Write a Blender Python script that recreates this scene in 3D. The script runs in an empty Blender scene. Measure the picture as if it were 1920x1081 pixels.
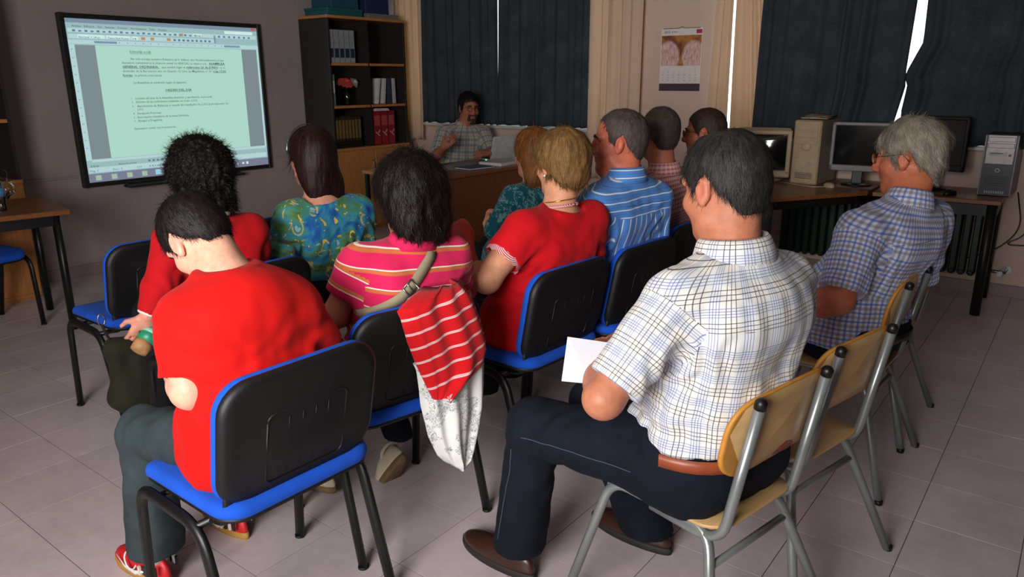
import bpy, bmesh, math, random
import numpy as np
from mathutils import Vector, Matrix

S = bpy.context.scene
COL = S.collection
random.seed(7)
RNG = np.random.default_rng(7)
PI = math.pi

# ------------------------------------------------------------ camera
cam_d = bpy.data.cameras.new('camera'); cam = bpy.data.objects.new('camera', cam_d); COL.objects.link(cam)
cam_d.sensor_width = 36.0; cam_d.lens = 26.36; cam_d.clip_start = 0.02; cam_d.clip_end = 200
def _cam_matrix(yaw, pitch, roll, loc):
    f = Vector((math.sin(yaw)*math.cos(pitch), math.cos(yaw)*math.cos(pitch), -math.sin(pitch)))
    r = Vector((math.cos(yaw), -math.sin(yaw), 0)); d = f.cross(r)
    r2 = math.cos(roll)*r + math.sin(roll)*d; d2 = -math.sin(roll)*r + math.cos(roll)*d
    m = Matrix.Identity(4)
    for i in range(3):
        m[i][0] = r2[i]; m[i][1] = -d2[i]; m[i][2] = -f[i]; m[i][3] = loc[i]
    return m
cam.matrix_world = _cam_matrix(-0.6544, 0.2735, 0.0041, (0, 0, 1.4982))
S.camera = cam

# ------------------------------------------------------------ world, light, exposure
W = bpy.data.worlds.new('daylight'); S.world = W; W.use_nodes = True
_bg = W.node_tree.nodes['Background']; _bg.inputs[0].default_value = (0.86, 0.93, 1.0, 1); _bg.inputs[1].default_value = 2.7
S.view_settings.view_transform = 'Standard'; S.view_settings.look = 'None'
S.view_settings.exposure = 0.0; S.view_settings.gamma = 1.0
try: S.view_settings.use_curve_mapping = False
except Exception: pass
# daylight entering by the window in the wall behind the photographer
def area(name, loc, rot, sx, sy, power, color):
    l = bpy.data.lights.new(name, 'AREA'); l.shape = 'RECTANGLE'; l.size = sx; l.size_y = sy; l.energy = power; l.color = color
    o = bpy.data.objects.new(name, l); COL.objects.link(o); o.location = loc; o.rotation_euler = rot
    return o
wl = area('window_daylight', (-0.62, -1.30, 1.62), (math.radians(90), 0, math.radians(26)), 1.45, 1.25, 80.0, (1.0, 0.975, 0.955)); wl.data.spread = math.radians(122)

# ------------------------------------------------------------ helpers
def lin(r, g, b):
    f = lambda c: (c/12.92 if c <= 0.04045 else ((c+0.055)/1.055)**2.4)
    return (f(r/255), f(g/255), f(b/255), 1)

def tag(o, label=None, cat=None, group=None, kind=None):
    if label: o['label'] = label
    if cat: o['category'] = cat
    if group: o['group'] = group
    if kind: o['kind'] = kind
    return o
def empty(name, loc=(0, 0, 0), rz=0):
    o = bpy.data.objects.new(name, None); COL.objects.link(o); o.location = loc; o.rotation_euler = (0, 0, rz)
    o.empty_display_size = 0.05
    return o
def link(name, me, parent=None, loc=None, rot=None):
    o = bpy.data.objects.new(name, me); COL.objects.link(o)
    if parent is not None: o.parent = parent
    if loc is not None: o.location = loc
    if rot is not None: o.rotation_euler = rot
    return o
def np_mesh(name, V, Q, mats, smooth=True, uv=None, midx=None):
    """V (n,3), Q (m,k) uniform polygon size"""
    me = bpy.data.meshes.new(name)
    V = np.asarray(V, np.float32); Q = np.asarray(Q, np.int32); m, k = Q.shape
    me.vertices.add(len(V)); me.vertices.foreach_set('co', V.ravel())
    me.loops.add(m*k); me.loops.foreach_set('vertex_index', Q.ravel())
    me.polygons.add(m); me.polygons.foreach_set('loop_start', np.arange(0, m*k, k, dtype=np.int32))
    try: me.polygons.foreach_set('loop_total', np.full(m, k, np.int32))
    except Exception: pass
    if midx is not None: me.polygons.foreach_set('material_index', np.asarray(midx, np.int32))
    me.update(calc_edges=True)
    if smooth: me.polygons.foreach_set('use_smooth', np.ones(m, bool))
    if uv is not None:
        l = me.uv_layers.new(name='UVMap'); l.data.foreach_set('uv', np.asarray(uv, np.float32).ravel())
    for mt in (mats if isinstance(mats, (list, tuple)) else [mats]): me.materials.append(mt)
    return me

class MB:
    def __init__(s): s.v = []; s.f = []; s.mi = []; s.sm = []
    def _add(s, vs, fs, mi=0, sm=False):
        b = len(s.v); s.v += [tuple(p) for p in vs]
        for q in fs: s.f.append(tuple(i+b for i in q)); s.mi.append(mi); s.sm.append(sm)
        return s
    def box(s, c, size, rot=None, bev=0.0, mi=0):
        hx, hy, hz = size[0]/2, size[1]/2, size[2]/2
        bev = min(bev, hx*.95, hy*.95, hz*.95)
        M = rot if rot is not None else Matrix.Identity(3)
        if bev <= 0:
            P = [(x, y, z) for x in (-hx, hx) for y in (-hy, hy) for z in (-hz, hz)]
            F = [(0, 1, 3, 2), (4, 6, 7, 5), (0, 4, 5, 1), (2, 3, 7, 6), (0, 2, 6, 4), (1, 5, 7, 3)]
        else:
            P = []; idx = {}
            for sx in (-1, 1):
                for sy in (-1, 1):
                    for sz in (-1, 1):
                        for a in range(3):
                            q = [sx*(hx-bev), sy*(hy-bev), sz*(hz-bev)]
                            q[a] = (sx*hx, sy*hy, sz*hz)[a]
                            idx[(sx, sy, sz, a)] = len(P); P.append(tuple(q))
            F = []
            for a in range(3):
                for sg in (-1, 1):
                    ring = []
                    for (p, q) in ((-1, -1), (1, -1), (1, 1), (-1, 1)):
                        k = [0, 0, 0]; k[a] = sg; k[(a+1) % 3] = p; k[(a+2) % 3] = q
                        ring.append(idx[(*k, a)])
                    F.append(tuple(ring) if sg > 0 else tuple(reversed(ring)))
            for a in range(3):
                b, c2 = (a+1) % 3, (a+2) % 3
                for sb in (-1, 1):
                    for sc in (-1, 1):
                        k0 = [0, 0, 0]; k0[a] = -1; k0[b] = sb; k0[c2] = sc
                        k1 = list(k0); k1[a] = 1
                        F.append((idx[(*k0, b)], idx[(*k1, b)], idx[(*k1, c2)], idx[(*k0, c2)]))
            for sx in (-1, 1):
                for sy in (-1, 1):
                    for sz in (-1, 1): F.append(tuple(idx[(sx, sy, sz, a)] for a in range(3)))
        c = Vector(c)
        return s._add([c + M @ Vector(p) for p in P], F, mi)
    def tube(s, path, r, n=10, mi=0, caps=True, flat=1.0, up=None, sm=True):
        """r: number or list per point; flat squeezes along the second frame axis"""
        P = [Vector(p) for p in path]; m = len(P)
        R = r if isinstance(r, (list, tuple)) else [r]*m
        T = []
        for i in range(m):
            t = (P[min(i+1, m-1)] - P[max(i-1, 0)])
            T.append(t.normalized() if t.length > 1e-9 else Vector((0, 0, 1)))
        u = Vector(up) if up else (Vector((0, 0, 1)) if abs(T[0].z) < .9 else Vector((1, 0, 0)))
        vs = []; fs = []
        for i in range(m):
            u = (u - T[i]*u.dot(T[i]))
            u = u.normalized() if u.length > 1e-6 else T[i].orthogonal().normalized()
            w = T[i].cross(u)
            for k in range(n):
                a = 2*PI*k/n
                vs.append(P[i] + u*(math.cos(a)*R[i]) + w*(math.sin(a)*R[i]*flat))
        for i in range(m-1):
            for k in range(n):
                k2 = (k+1) % n
                fs.append((i*n+k, i*n+k2, (i+1)*n+k2, (i+1)*n+k))
        s._add(vs, fs, mi, sm)
        if caps:
            b = len(s.v)-len(vs)
            s.f.append(tuple(b+k for k in reversed(range(n)))); s.mi.append(mi); s.sm.append(False)
            s.f.append(tuple(b+(m-1)*n+k for k in range(n))); s.mi.append(mi); s.sm.append(False)
        return s
    def lathe(s, prof, c=(0, 0, 0), n=16, mi=0, M=None, sm=True):
        """prof [(r,z)...]"""
        c = Vector(c); vs = []; fs = []; m = len(prof)
        for (r, z) in prof:
            for k in range(n):
                a = 2*PI*k/n; p = Vector((r*math.cos(a), r*math.sin(a), z))
                vs.append(c + (M @ p if M is not None else p))
        for i in range(m-1):
            for k in range(n):
                k2 = (k+1) % n; fs.append((i*n+k, i*n+k2, (i+1)*n+k2, (i+1)*n+k))
        s._add(vs, fs, mi, sm)
        b = len(s.v)-len(vs)
        s.f.append(tuple(b+k for k in reversed(range(n)))); s.mi.append(mi); s.sm.append(False)
        s.f.append(tuple(b+(m-1)*n+k for k in range(n))); s.mi.append(mi); s.sm.append(False)
        return s
    def pillow(s, outline, rings, mapf, mi=0, sm=True):
        """outline: convex [(u,v)] ; rings [(scale, w)] from one side to the other ; mapf(u,v,w)->xyz"""
        n = len(outline); cu = sum(p[0] for p in outline)/n; cv = sum(p[1] for p in outline)/n
        vs = []; fs = []
        for (k, w) in rings:
            for (u, v) in outline: vs.append(mapf(cu+(u-cu)*k, cv+(v-cv)*k, w))
        for i in range(len(rings)-1):
            for k in range(n):
                k2 = (k+1) % n; fs.append((i*n+k, i*n+k2, (i+1)*n+k2, (i+1)*n+k))
        s._add(vs, fs, mi, sm)
        b = len(s.v)-len(vs); e = b+(len(rings)-1)*n
        s.f.append(tuple(b+k for k in reversed(range(n)))); s.mi.append(mi); s.sm.append(sm)
        s.f.append(tuple(e+k for k in range(n))); s.mi.append(mi); s.sm.append(sm)
        return s
    def grid(s, fn, nu, nv, mi=0, sm=True):
        vs = [fn(i/nu, j/nv) for i in range(nu+1) for j in range(nv+1)]
        fs = [(i*(nv+1)+j, (i+1)*(nv+1)+j, (i+1)*(nv+1)+j+1, i*(nv+1)+j+1) for i in range(nu) for j in range(nv)]
        return s._add(vs, fs, mi, sm)
    def prism(s, poly, z0, z1, mi=0, M=None, c=(0, 0, 0)):
        n = len(poly); c = Vector(c); M = M if M is not None else Matrix.Identity(3)
        vs = [c + M @ Vector((x, y, z0)) for x, y in poly] + [c + M @ Vector((x, y, z1)) for x, y in poly]
        fs = [(i, (i+1) % n, n+(i+1) % n, n+i) for i in range(n)] + [tuple(reversed(range(n))), tuple(range(n, 2*n))]
        return s._add(vs, fs, mi)
    def mesh(s, name, mats):
        me = bpy.data.meshes.new(name); me.from_pydata(s.v, [], s.f)
        for mt in (mats if isinstance(mats, (list, tuple)) else [mats]): me.materials.append(mt)
        me.polygons.foreach_set('material_index', s.mi); me.polygons.foreach_set('use_smooth', s.sm)
        bm = bmesh.new(); bm.from_mesh(me); bmesh.ops.recalc_face_normals(bm, faces=bm.faces); bm.to_mesh(me); bm.free()
        return me
    def build(s, name, mats, parent=None, loc=None, rot=None):
        return link(name, s.mesh(name, mats), parent, loc, rot)

def RZ(a): return Matrix.Rotation(a, 3, 'Z')
def RX(a): return Matrix.Rotation(a, 3, 'X')
def RY(a): return Matrix.Rotation(a, 3, 'Y')
def rrect(w, h, r, n=5, cx=0, cy=0):
    out = []
    for (sx, sy, a0) in ((1, 1, 0), (-1, 1, 90), (-1, -1, 180), (1, -1, 270)):
        for k in range(n+1):
            a = math.radians(a0+90*k/n); out.append((cx+sx*(w/2-r)+r*math.cos(a), cy+sy*(h/2-r)+r*math.sin(a)))
    return out
def fillet(pts, r, n=5):
    P = [Vector(p) for p in pts]; out = [P[0]]
    for i in range(1, len(P)-1):
        a = (P[i-1]-P[i]); b = (P[i+1]-P[i]); ra = min(r, a.length*.48, b.length*.48)
        p0 = P[i]+a.normalized()*ra; p1 = P[i]+b.normalized()*ra
        for k in range(n+1):
            t = k/n; out.append(p0*(1-t)**2 + P[i]*(2*t*(1-t)) + p1*t**2)
    out.append(P[-1]); return out
def copy_tree(o, parent=None):
    c = o.copy(); COL.objects.link(c); c.parent = parent
    for ch in list(o.children): copy_tree(ch, c)
    return c

# ------------------------------------------------------------ materials
class NT:
    """small node-tree writer"""
    def __init__(s, name):
        m = bpy.data.materials.new(name); m.use_nodes = True; s.m = m; s.t = m.node_tree; s.n = s.t.nodes; s.b = s.n['Principled BSDF']
    def new(s, ty, **kw):
        n = s.n.new(ty)
        for k, v in kw.items(): setattr(n, k, v)
        return n
    def set(s, sock, val):
        if hasattr(val, 'links') or isinstance(val, bpy.types.NodeSocket): s.t.links.new(val, sock)
        else: sock.default_value = val
    def math(s, op, a, b=0.0, c=0.0, clamp=False):
        n = s.new('ShaderNodeMath', operation=op, use_clamp=clamp)
        s.set(n.inputs[0], a); s.set(n.inputs[1], b); s.set(n.inputs[2], c); return n.outputs[0]
    def mix(s, f, a, b, mode='MIX'):
        n = s.new('ShaderNodeMix', data_type='RGBA', blend_type=mode)
        s.set(n.inputs[0], f); s.set(n.inputs[6], a); s.set(n.inputs[7], b); return n.outputs[2]
    def noise(s, vec, scale, detail=3.0, rough=.5, dist=0.0):
        n = s.new('ShaderNodeTexNoise'); s.set(n.inputs['Scale'], scale); s.set(n.inputs['Detail'], detail); s.set(n.inputs['Roughness'], rough); s.set(n.inputs['Distortion'], dist)
        if vec is not None: s.t.links.new(vec, n.inputs['Vector'])
        return n.outputs['Fac']
    def obj(s): return s.new('ShaderNodeTexCoord').outputs['Object']
    def uv(s): return s.new('ShaderNodeTexCoord').outputs['UV']
    def sep(s, v):
        n = s.new('ShaderNodeSeparateXYZ'); s.t.links.new(v, n.inputs[0]); return n.outputs
    def mapping(s, v, scale=(1, 1, 1), loc=(0, 0, 0), rot=(0, 0, 0)):
        n = s.new('ShaderNodeMapping'); s.t.links.new(v, n.inputs[0]); n.inputs['Scale'].default_value = scale
        n.inputs['Location'].default_value = loc; n.inputs['Rotation'].default_value = rot; return n.outputs[0]
    def ramp(s, f, stops, interp='LINEAR'):
        n = s.new('ShaderNodeValToRGB'); n.color_ramp.interpolation = interp; e = n.color_ramp.elements
        while len(e) < len(stops): e.new(.5)
        for q, (p, c) in zip(e, stops): q.position = p; q.color = c
        s.set(n.inputs[0], f); return n.outputs[0]
    def stripe(s, x, period, center, width, soft=.15):
        """1 inside a band of given width (same unit as x) repeating every period"""
        fr = s.math('FRACT', s.math('ADD', s.math('DIVIDE', x, period), .5-center/period))
        d = s.math('ABSOLUTE', s.math('SUBTRACT', fr, .5))
        w = width/period/2
        return s.math('DIVIDE', s.math('SUBTRACT', w*(1+soft), d), 2*w*soft, clamp=True)
    def bump(s, h, strength=.3, dist=.01):
        n = s.new('ShaderNodeBump'); n.inputs['Strength'].default_value = strength; n.inputs['Distance'].default_value = dist
        s.t.links.new(h, n.inputs['Height']); s.t.links.new(n.outputs[0], s.b.inputs['Normal'])
    def fin(s, color=None, rough=None, metal=None, spec=None, sheen=None, trans=None, alpha=None):
        i = s.b.inputs
        if color is not None: s.set(i['Base Color'], color)
        if rough is not None: s.set(i['Roughness'], rough)
        if metal is not None: s.set(i['Metallic'], metal)
        if spec is not None: s.set(i['Specular IOR Level'], spec)
        if sheen is not None: s.set(i['Sheen Weight'], sheen); s.set(i['Sheen Roughness'], .5)
        if trans is not None: s.set(i['Transmission Weight'], trans)
        if alpha is not None: s.set(i['Alpha'], alpha)
        return s.m

_cache = {}
def plain(name, rgb, rough=.6, metal=0.0, spec=.5, var=.12, scale=25., bump=0.0, bscale=200., sheen=None):
    if name in _cache: return _cache[name]
    t = NT(name); c = lin(*rgb); o = t.obj()
    n = t.noise(o, scale, 4)
    lo = tuple(x*(1-var) for x in c[:3])+(1,); hi = tuple(min(1, x*(1+var)) for x in c[:3])+(1,)
    col = t.ramp(n, [(.3, lo), (.7, hi)])
    if bump: t.bump(t.noise(o, bscale, 2), bump, .002)
    m = t.fin(col, rough, metal, spec, sheen); _cache[name] = m; return m
def emis(name, rgb, strength=1.0, base=None):
    if name in _cache: return _cache[name]
    t = NT(name); t.fin((0.02, 0.02, 0.02, 1) if base is None else base, .6)
    t.set(t.b.inputs['Emission Color'], lin(*rgb)); t.set(t.b.inputs['Emission Strength'], strength)
    _cache[name] = t.m; return t.m
def wood(name, dark, light, scale=(2, 18, 18), rough=.4, ring=6.0):
    if name in _cache: return _cache[name]
    t = NT(name); v = t.mapping(t.obj(), scale)
    n = t.noise(v, ring, 6, .6, .4); n2 = t.noise(v, ring*7, 3)
    f = t.math('ADD', t.math('MULTIPLY', n, .75), t.math('MULTIPLY', n2, .25))
    col = t.ramp(f, [(.32, lin(*dark)), (.68, lin(*light))])
    t.bump(n2, .08, .002)
    m = t.fin(col, rough); _cache[name] = m; return m
def fabric(name, rgb, var=.15, rough=.85, weave=900., bump=.25, sheen=.03):
    if name in _cache: return _cache[name]
    t = NT(name); o = t.obj(); c = lin(*rgb)
    n = t.noise(o, 14, 4)
    lo = tuple(x*(1-var) for x in c[:3])+(1,); hi = tuple(min(1, x*(1+var)) for x in c[:3])+(1,)
    t.bump(t.math('ADD', t.noise(o, weave, 1), t.math('MULTIPLY', t.noise(o, 40, 3), 1.5)), bump, .002)
    m = t.fin(t.ramp(n, [(.3, lo), (.7, hi)]), rough, spec=.25, sheen=sheen); _cache[name] = m; return m
# ============================================================ the room
XL, XR, YF, YB, ZC = -6.22, 1.5, -1.4, 6.15, 2.75
TS = 0.316; TX0 = -1.921*TS; TY0 = 7.5187*TS
def wall_paint(name, rgb, bump=.35):
    t = NT(name); o = t.obj(); c = lin(*rgb)
    n = t.noise(o, 1.7, 4); n2 = t.noise(o, 160, 3, .6)
    col = t.ramp(n, [(.3, tuple(x*.93 for x in c[:3])+(1,)), (.7, tuple(min(1, x*1.05) for x in c[:3])+(1,))])
    t.bump(t.math('ADD', t.noise(o, 260, 2), t.noise(o, 60, 3)), bump, .004)
    return t.fin(col, .85, spec=.25)
M_wallL = wall_paint('grey_mauve_wall_paint', (166, 152, 151))
M_wallB = wall_paint('pinkish_white_wall_paint', (218, 190, 176))
M_ceil = wall_paint('low_bounce_ceiling_paint', (176, 170, 164))  # unseen ceiling, greyed down to weaken the bounced fill light
M_wallR = wall_paint('brown_grey_low_bounce_paint', (112, 98, 92))  # unseen wall; dark paint made up to cut its bounced light
M_grout = plain('dark_grout', (88, 78, 76), .9)
def tile_mat():
    t = NT('greyish_pink_floor_tile'); geo = t.new('ShaderNodeObjectInfo'); pos = t.new('ShaderNodeNewGeometry').outputs['Position']
    n = t.noise(pos, 3.0, 5); n2 = t.noise(pos, 420, 2); n3 = t.noise(pos, 22, 4, .65)
    f = t.math('ADD', t.math('MULTIPLY', n, .5), t.math('ADD', t.math('MULTIPLY', n2, .22), t.math('MULTIPLY', n3, .28)))
    col = t.ramp(f, [(.34, lin(190, 174, 177)), (.5, lin(207, 190, 193)), (.66, lin(220, 204, 206))])
    br = t.math('ADD', t.math('MULTIPLY', geo.outputs['Random'], .10), .95)
    mu = t.new('ShaderNodeMix', data_type='RGBA', blend_type='MULTIPLY'); mu.inputs[0].default_value = 1
    t.t.links.new(col, mu.inputs[6]); cmb = t.new('ShaderNodeCombineColor')
    for k in range(3): t.t.links.new(br, cmb.inputs[k])
    t.t.links.new(cmb.outputs[0], mu.inputs[7])
    t.bump(t.noise(pos, 300, 2), .05, .001)
    return t.fin(mu.outputs[2], t.math('ADD', t.math('MULTIPLY', n3, .25), .26), spec=.5)
M_tile = tile_mat()
M_base = plain('skirting_tile_grey', (148, 132, 130), .5, var=.06)

fl = MB().box(((XL+XR)/2, (YF+YB)/2, -.0518), (XR-XL+.4, YB-YF+.4, .10)).build('floor', M_grout); tag(fl, kind='structure')
tm = MB().box((0, 0, -.004), (TS-.0028, TS-.0028, .008)).mesh('floor_tile', M_tile)
CM = cam.matrix_world.inverted()
def in_view(p, m=.08):
    q = CM @ Vector(p)
    if q.z > -.1: return False, 9e9
    u = q.x/-q.z*26.36/18; v = q.y/-q.z*26.36/18*1920/1081
    return (abs(u) < 1+m and abs(v) < 1+m*2), -q.z
cells = []; rest = MB()
i0 = math.floor((XL-TX0)/TS); i1 = math.ceil((XR-TX0)/TS); j0 = math.floor((YF-TY0)/TS); j1 = math.ceil((YB-TY0)/TS)
for i in range(i0, i1):
    for j in range(j0, j1):
        x0, x1, y0, y1 = TX0+i*TS, TX0+(i+1)*TS, TY0+j*TS, TY0+(j+1)*TS
        full = x0 > XL and x1 < XR and y0 > YF and y1 < YB
        vis, d = in_view(((x0+x1)/2, (y0+y1)/2, 0))
        cells.append((0 if (full and vis) else 1, d, (max(x0, XL), min(x1, XR), max(y0, YF), min(y1, YB)), full))
cells.sort(key=lambda c: (c[0], c[1]))
cnt = 0
for c in cells:
    x0, x1, y0, y1 = c[2]
    if x1-x0 < .02 or y1-y0 < .02: continue
    if c[0] == 0 and cnt < 290:
        cnt += 1; link('floor_tile', tm, fl, ((x0+x1)/2, (y0+y1)/2, random.uniform(-.0004, .0002)))
    else: rest.box(((x0+x1)/2, (y0+y1)/2, -.004), (x1-x0-.0028, y1-y0-.0028, .008))
tag(rest.build('floor_tiles_beyond', M_tile, fl), kind='stuff')

tag(MB().box((XL-.1, (YF+YB)/2, ZC/2), (.2, YB-YF+.4, ZC)).build('wall_left', M_wallL), kind='structure')
tag(MB().box((XR+.1, (YF+YB)/2, ZC/2), (.2, YB-YF+.4, ZC)).build('wall_right', M_wallR), kind='structure')
tag(MB().box(((XL+XR)/2, (YF+YB)/2, ZC+.05), (XR-XL+.4, YB-YF+.4, .1)).build('ceiling', M_ceil), kind='structure')
def holed_wall(name, y0, y1, holes, mat):
    m = MB(); x = XL
    for (a, b, z0, z1) in holes:
        m.box(((x+a)/2, (y0+y1)/2, ZC/2), (a-x, y1-y0, ZC))
        m.box(((a+b)/2, (y0+y1)/2, z0/2), (b-a, y1-y0, z0)); m.box(((a+b)/2, (y0+y1)/2, (z1+ZC)/2), (b-a, y1-y0, ZC-z1)); x = b
    m.box(((x+XR)/2, (y0+y1)/2, ZC/2), (XR-x, y1-y0, ZC))
    return tag(m.build(name, mat), kind='structure')
W1 = (-6.19, -3.50, 1.03, 2.42); W2 = (-2.64, .55, 1.03, 2.42); W3 = (-1.42, .18, .98, 2.28)
holed_wall('wall_back', YB, YB+.28, [W1, W2], M_wallB)
holed_wall('wall_front', YF-.2, YF, [W3], M_wallB)
M_alu = plain('white_window_frame', (205, 205, 200), .4, var=.04)
def glass_mat(name, tint=(1, 1, 1, 1), rough=.0):
    t = NT(name); tr = t.new('ShaderNodeBsdfTransparent'); tr.inputs[0].default_value = tint
    gl = t.new('ShaderNodeBsdfGlossy'); gl.inputs['Roughness'].default_value = rough
    fr = t.new('ShaderNodeFresnel'); fr.inputs[0].default_value = 1.45
    mx = t.new('ShaderNodeMixShader'); t.t.links.new(fr.outputs[0], mx.inputs[0]); t.t.links.new(tr.outputs[0], mx.inputs[1]); t.t.links.new(gl.outputs[0], mx.inputs[2])
    t.t.links.new(mx.outputs[0], t.n['Material Output'].inputs[0]); return t.m
M_glass = glass_mat('clear_window_glass', (.93, .96, .97, 1))
def window(name, w, y, parts):
    a, b, z0, z1 = w; m = MB(); t = .05
    m.box(((a+b)/2, y, z0+t/2), (b-a, .06, t)); m.box(((a+b)/2, y, z1-t/2), (b-a, .06, t))
    for k in range(parts+1):
        x = a+t/2+(b-a-t)*k/parts; m.box((x, y, (z0+z1)/2), (t, .06, z1-z0-2*t))
    o = tag(m.build(name, M_alu), kind='structure')
    for k in range(parts):
        xa = a+t+(b-a-t)*k/parts; xb = a+(b-a-t)*(k+1)/parts
        MB().box(((xa+xb)/2, y, (z0+z1)/2), (xb-xa, .006, z1-z0-2*t)).build('pane', M_glass, o)
window('window_1', W1, YB+.2, 3); window('window_2', W2, YB+.2, 4); window('window_3', W3, YF-.16, 2)
M_sill = plain('pale_marble_sill', (205, 200, 190), .35, var=.08)
tag(MB().box((-4.75, YB+.05, 1.018), (2.6, .2, .032), bev=.006).build('trim_1', M_sill), kind='structure')
tag(MB().box((-.92, YB+.05, 1.018), (3.0, .2, .032), bev=.006).build('trim_2', M_sill), kind='structure')
tag(MB().box((XL+.008, 4.0, .775), (.016, 4.2, .014), bev=.003).build('trim_3', M_wallL), kind='structure')
tag(MB().box((-2.0, YB-.008, 1.0), (8.2, .016, .012), bev=.003).build('trim_4', M_wallB), kind='structure')
# skirting: single tiles side by side
def skirting(name, n, place):
    o = tag(empty(name), kind='structure'); me = MB().box((0, 0, .043), (TS-.004, .014, .086), bev=.002).mesh('skirting_tile', M_base)
    for k in range(n):
        p, r = place(k); link('skirting_tile', me, o, p, (0, 0, r))
skirting('baseboard_left', 23, lambda k: ((XL+.007, TY0+(k-11.5)*TS+TS, 0), PI/2))
skirting('baseboard_back', 24, lambda k: ((TX0+(k-17.5)*TS+TS*.5, YB-.007, 0), 0))

# ------------------------------------------------------------ curtains
def cloth_curtain(name, xl, xr, z0, z1, y, folds, amp, mat, label, seed, group=None):
    """xl, xr: functions of height; folds hang in y"""
    rg = np.random.default_rng(seed); ph = rg.uniform(0, 6.28, 6); nu, nv = max(30, folds*10), 26
    def f(i, j):
        z = z0+(z1-z0)*j; a, b = xl(z), xr(z); u = i + .035*math.sin(2*PI*i*2.3+ph[3])*(1-.3*j)
        x = a+(b-a)*i
        d = amp*(math.sin(2*PI*folds*u+ph[0]+.5*math.sin(3*j+ph[1])) + .45*math.sin(2*PI*folds*1.7*u+ph[2]+1.1*j) + .3*math.sin(2*PI*folds*.37*u+ph[4]-2*j))
        d *= (.75+.35*math.sin(2*PI*1.3*i+ph[5]))*(1.05-.25*j)
        return (x, y+d, z + .006*math.sin(2*PI*folds*u+ph[0]))
    m = MB().grid(f, nu, nv)
    o = m.build(name, mat); md = o.modifiers.new('thickness', 'SOLIDIFY'); md.thickness = .0025
    return tag(o, label, 'curtain', group)
def curtain_mat(name, rgb, trans, tcol, var=.35, sx=6, roughn=.9):
    t = NT(name); o = t.obj(); c = lin(*rgb)
    n = t.noise(t.mapping(o, (1, 1, .35)), 240, 3, .7); n2 = t.noise(t.mapping(o, (1, 1, 4)), 160, 2, .6); n3 = t.noise(o, sx, 3)
    f = t.math('ADD', t.math('MULTIPLY', n, .4), t.math('ADD', t.math('MULTIPLY', n2, .35), t.math('MULTIPLY', n3, .25)))
    col = t.ramp(f, [(.35, tuple(x*(1-var) for x in c[:3])+(1,)), (.68, tuple(min(1, x*(1+var)) for x in c[:3])+(1,))])
    t.bump(n, .2, .003); t.fin(col, roughn, spec=.2)
    tl = t.new('ShaderNodeBsdfTranslucent'); t.set(tl.inputs[0], lin(*tcol))
    mx = t.new('ShaderNodeMixShader'); mx.inputs[0].default_value = trans
    t.t.links.new(t.b.outputs[0], mx.inputs[1]); t.t.links.new(tl.outputs[0], mx.inputs[2]); t.t.links.new(mx.outputs[0], t.n['Material Output'].inputs[0])
    return t.m
M_dark = curtain_mat('dark_slate_curtain_cloth', (62, 68, 74), .06, (120, 140, 150), .75)
M_cream = curtain_mat('cream_curtain_cloth', (240, 212, 188), .30, (235, 205, 150), .10)
K = lambda v: (lambda z: v)
cloth_curtain('blackout_curtain', K(-5.83), K(-4.775), 1.045, 2.5, 6.02, 9, .022, M_dark, 'dark slate blackout curtain just behind the speaking man', 1)
cloth_curtain('blackout_curtain', lambda z: -4.79+.012*max(0, z-1.55), K(-3.70), 1.05, 2.5, 6.03, 10, .022, M_dark, 'dark slate blackout curtain left of the long cream curtain', 2)
def pl(z, tab):
    zs = [t[0] for t in tab]; return float(np.interp(z, zs, [t[1] for t in tab]))
LT = [(1.05, -1.19), (1.236, -1.155), (1.43, -1.12), (1.534, -1.128), (2.0, -1.113), (2.5, -1.10)]
RT = [(1.05, -1.10), (1.236, -1.132), (1.43, -1.112), (1.5, -1.14), (1.534, -1.124), (1.72, -1.048), (2.0, -1.054), (2.5, -1.06)]
cloth_curtain('blackout_curtain', lambda z: -2.19+.02*(z-1.1), lambda z: pl(z, LT), 1.04, 2.5, 6.0, 8, .026, M_dark, 'dark slate blackout curtain above the beige computer tower', 3)
cloth_curtain('blackout_curtain', lambda z: pl(z, RT), K(.5), 1.04, 2.5, 6.01, 12, .026, M_dark, 'dark slate blackout curtain at the far right, pulled to one side', 4)
cloth_curtain('cream_curtain', K(-6.17), lambda z: -5.80+.02*(z-1.1), .86, 2.5, 6.0, 4, .02, M_cream, 'narrow cream curtain beside the bookcase, glowing at its edge', 5)
cloth_curtain('cream_curtain', lambda z: -3.735, lambda z: -3.215, .60, 2.5, 6.03, 5, .022, M_cream, 'long cream curtain left of the wall calendar', 6)
cloth_curtain('cream_curtain', lambda z: -2.60+.04*(z-1.1), lambda z: -2.412-.010*(z-1.1), .70, 2.5, 6.04, 2, .018, M_cream, 'narrow cream curtain directly right of the wall calendar', 7)
cloth_curtain('cream_curtain', lambda z: -2.40-.016*(z-1.1), lambda z: -2.02-.14*(z-1.1), 1.0, 2.5, 6.05, 4, .018, M_cream, 'cream curtain beside the tube monitor, next to a bright slit', 8)
rail = empty('curtain_rail', (0, 0, 0)); tag(rail, 'curtain rail above the windows', 'rail')
MB().tube([(-6.2, 6.03, 2.52), (.6, 6.03, 2.52)], .012, 8).build('rod', plain('grey_metal', (120, 120, 120), .4, .8), rail)
for x in (-6.1, -4.7, -3.3, -2.5, -1.0, .5): MB().box((x, 6.09, 2.52), (.02, .12, .02)).build('bracket', plain('grey_metal', (120, 120, 120), .4, .8), rail)
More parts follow.
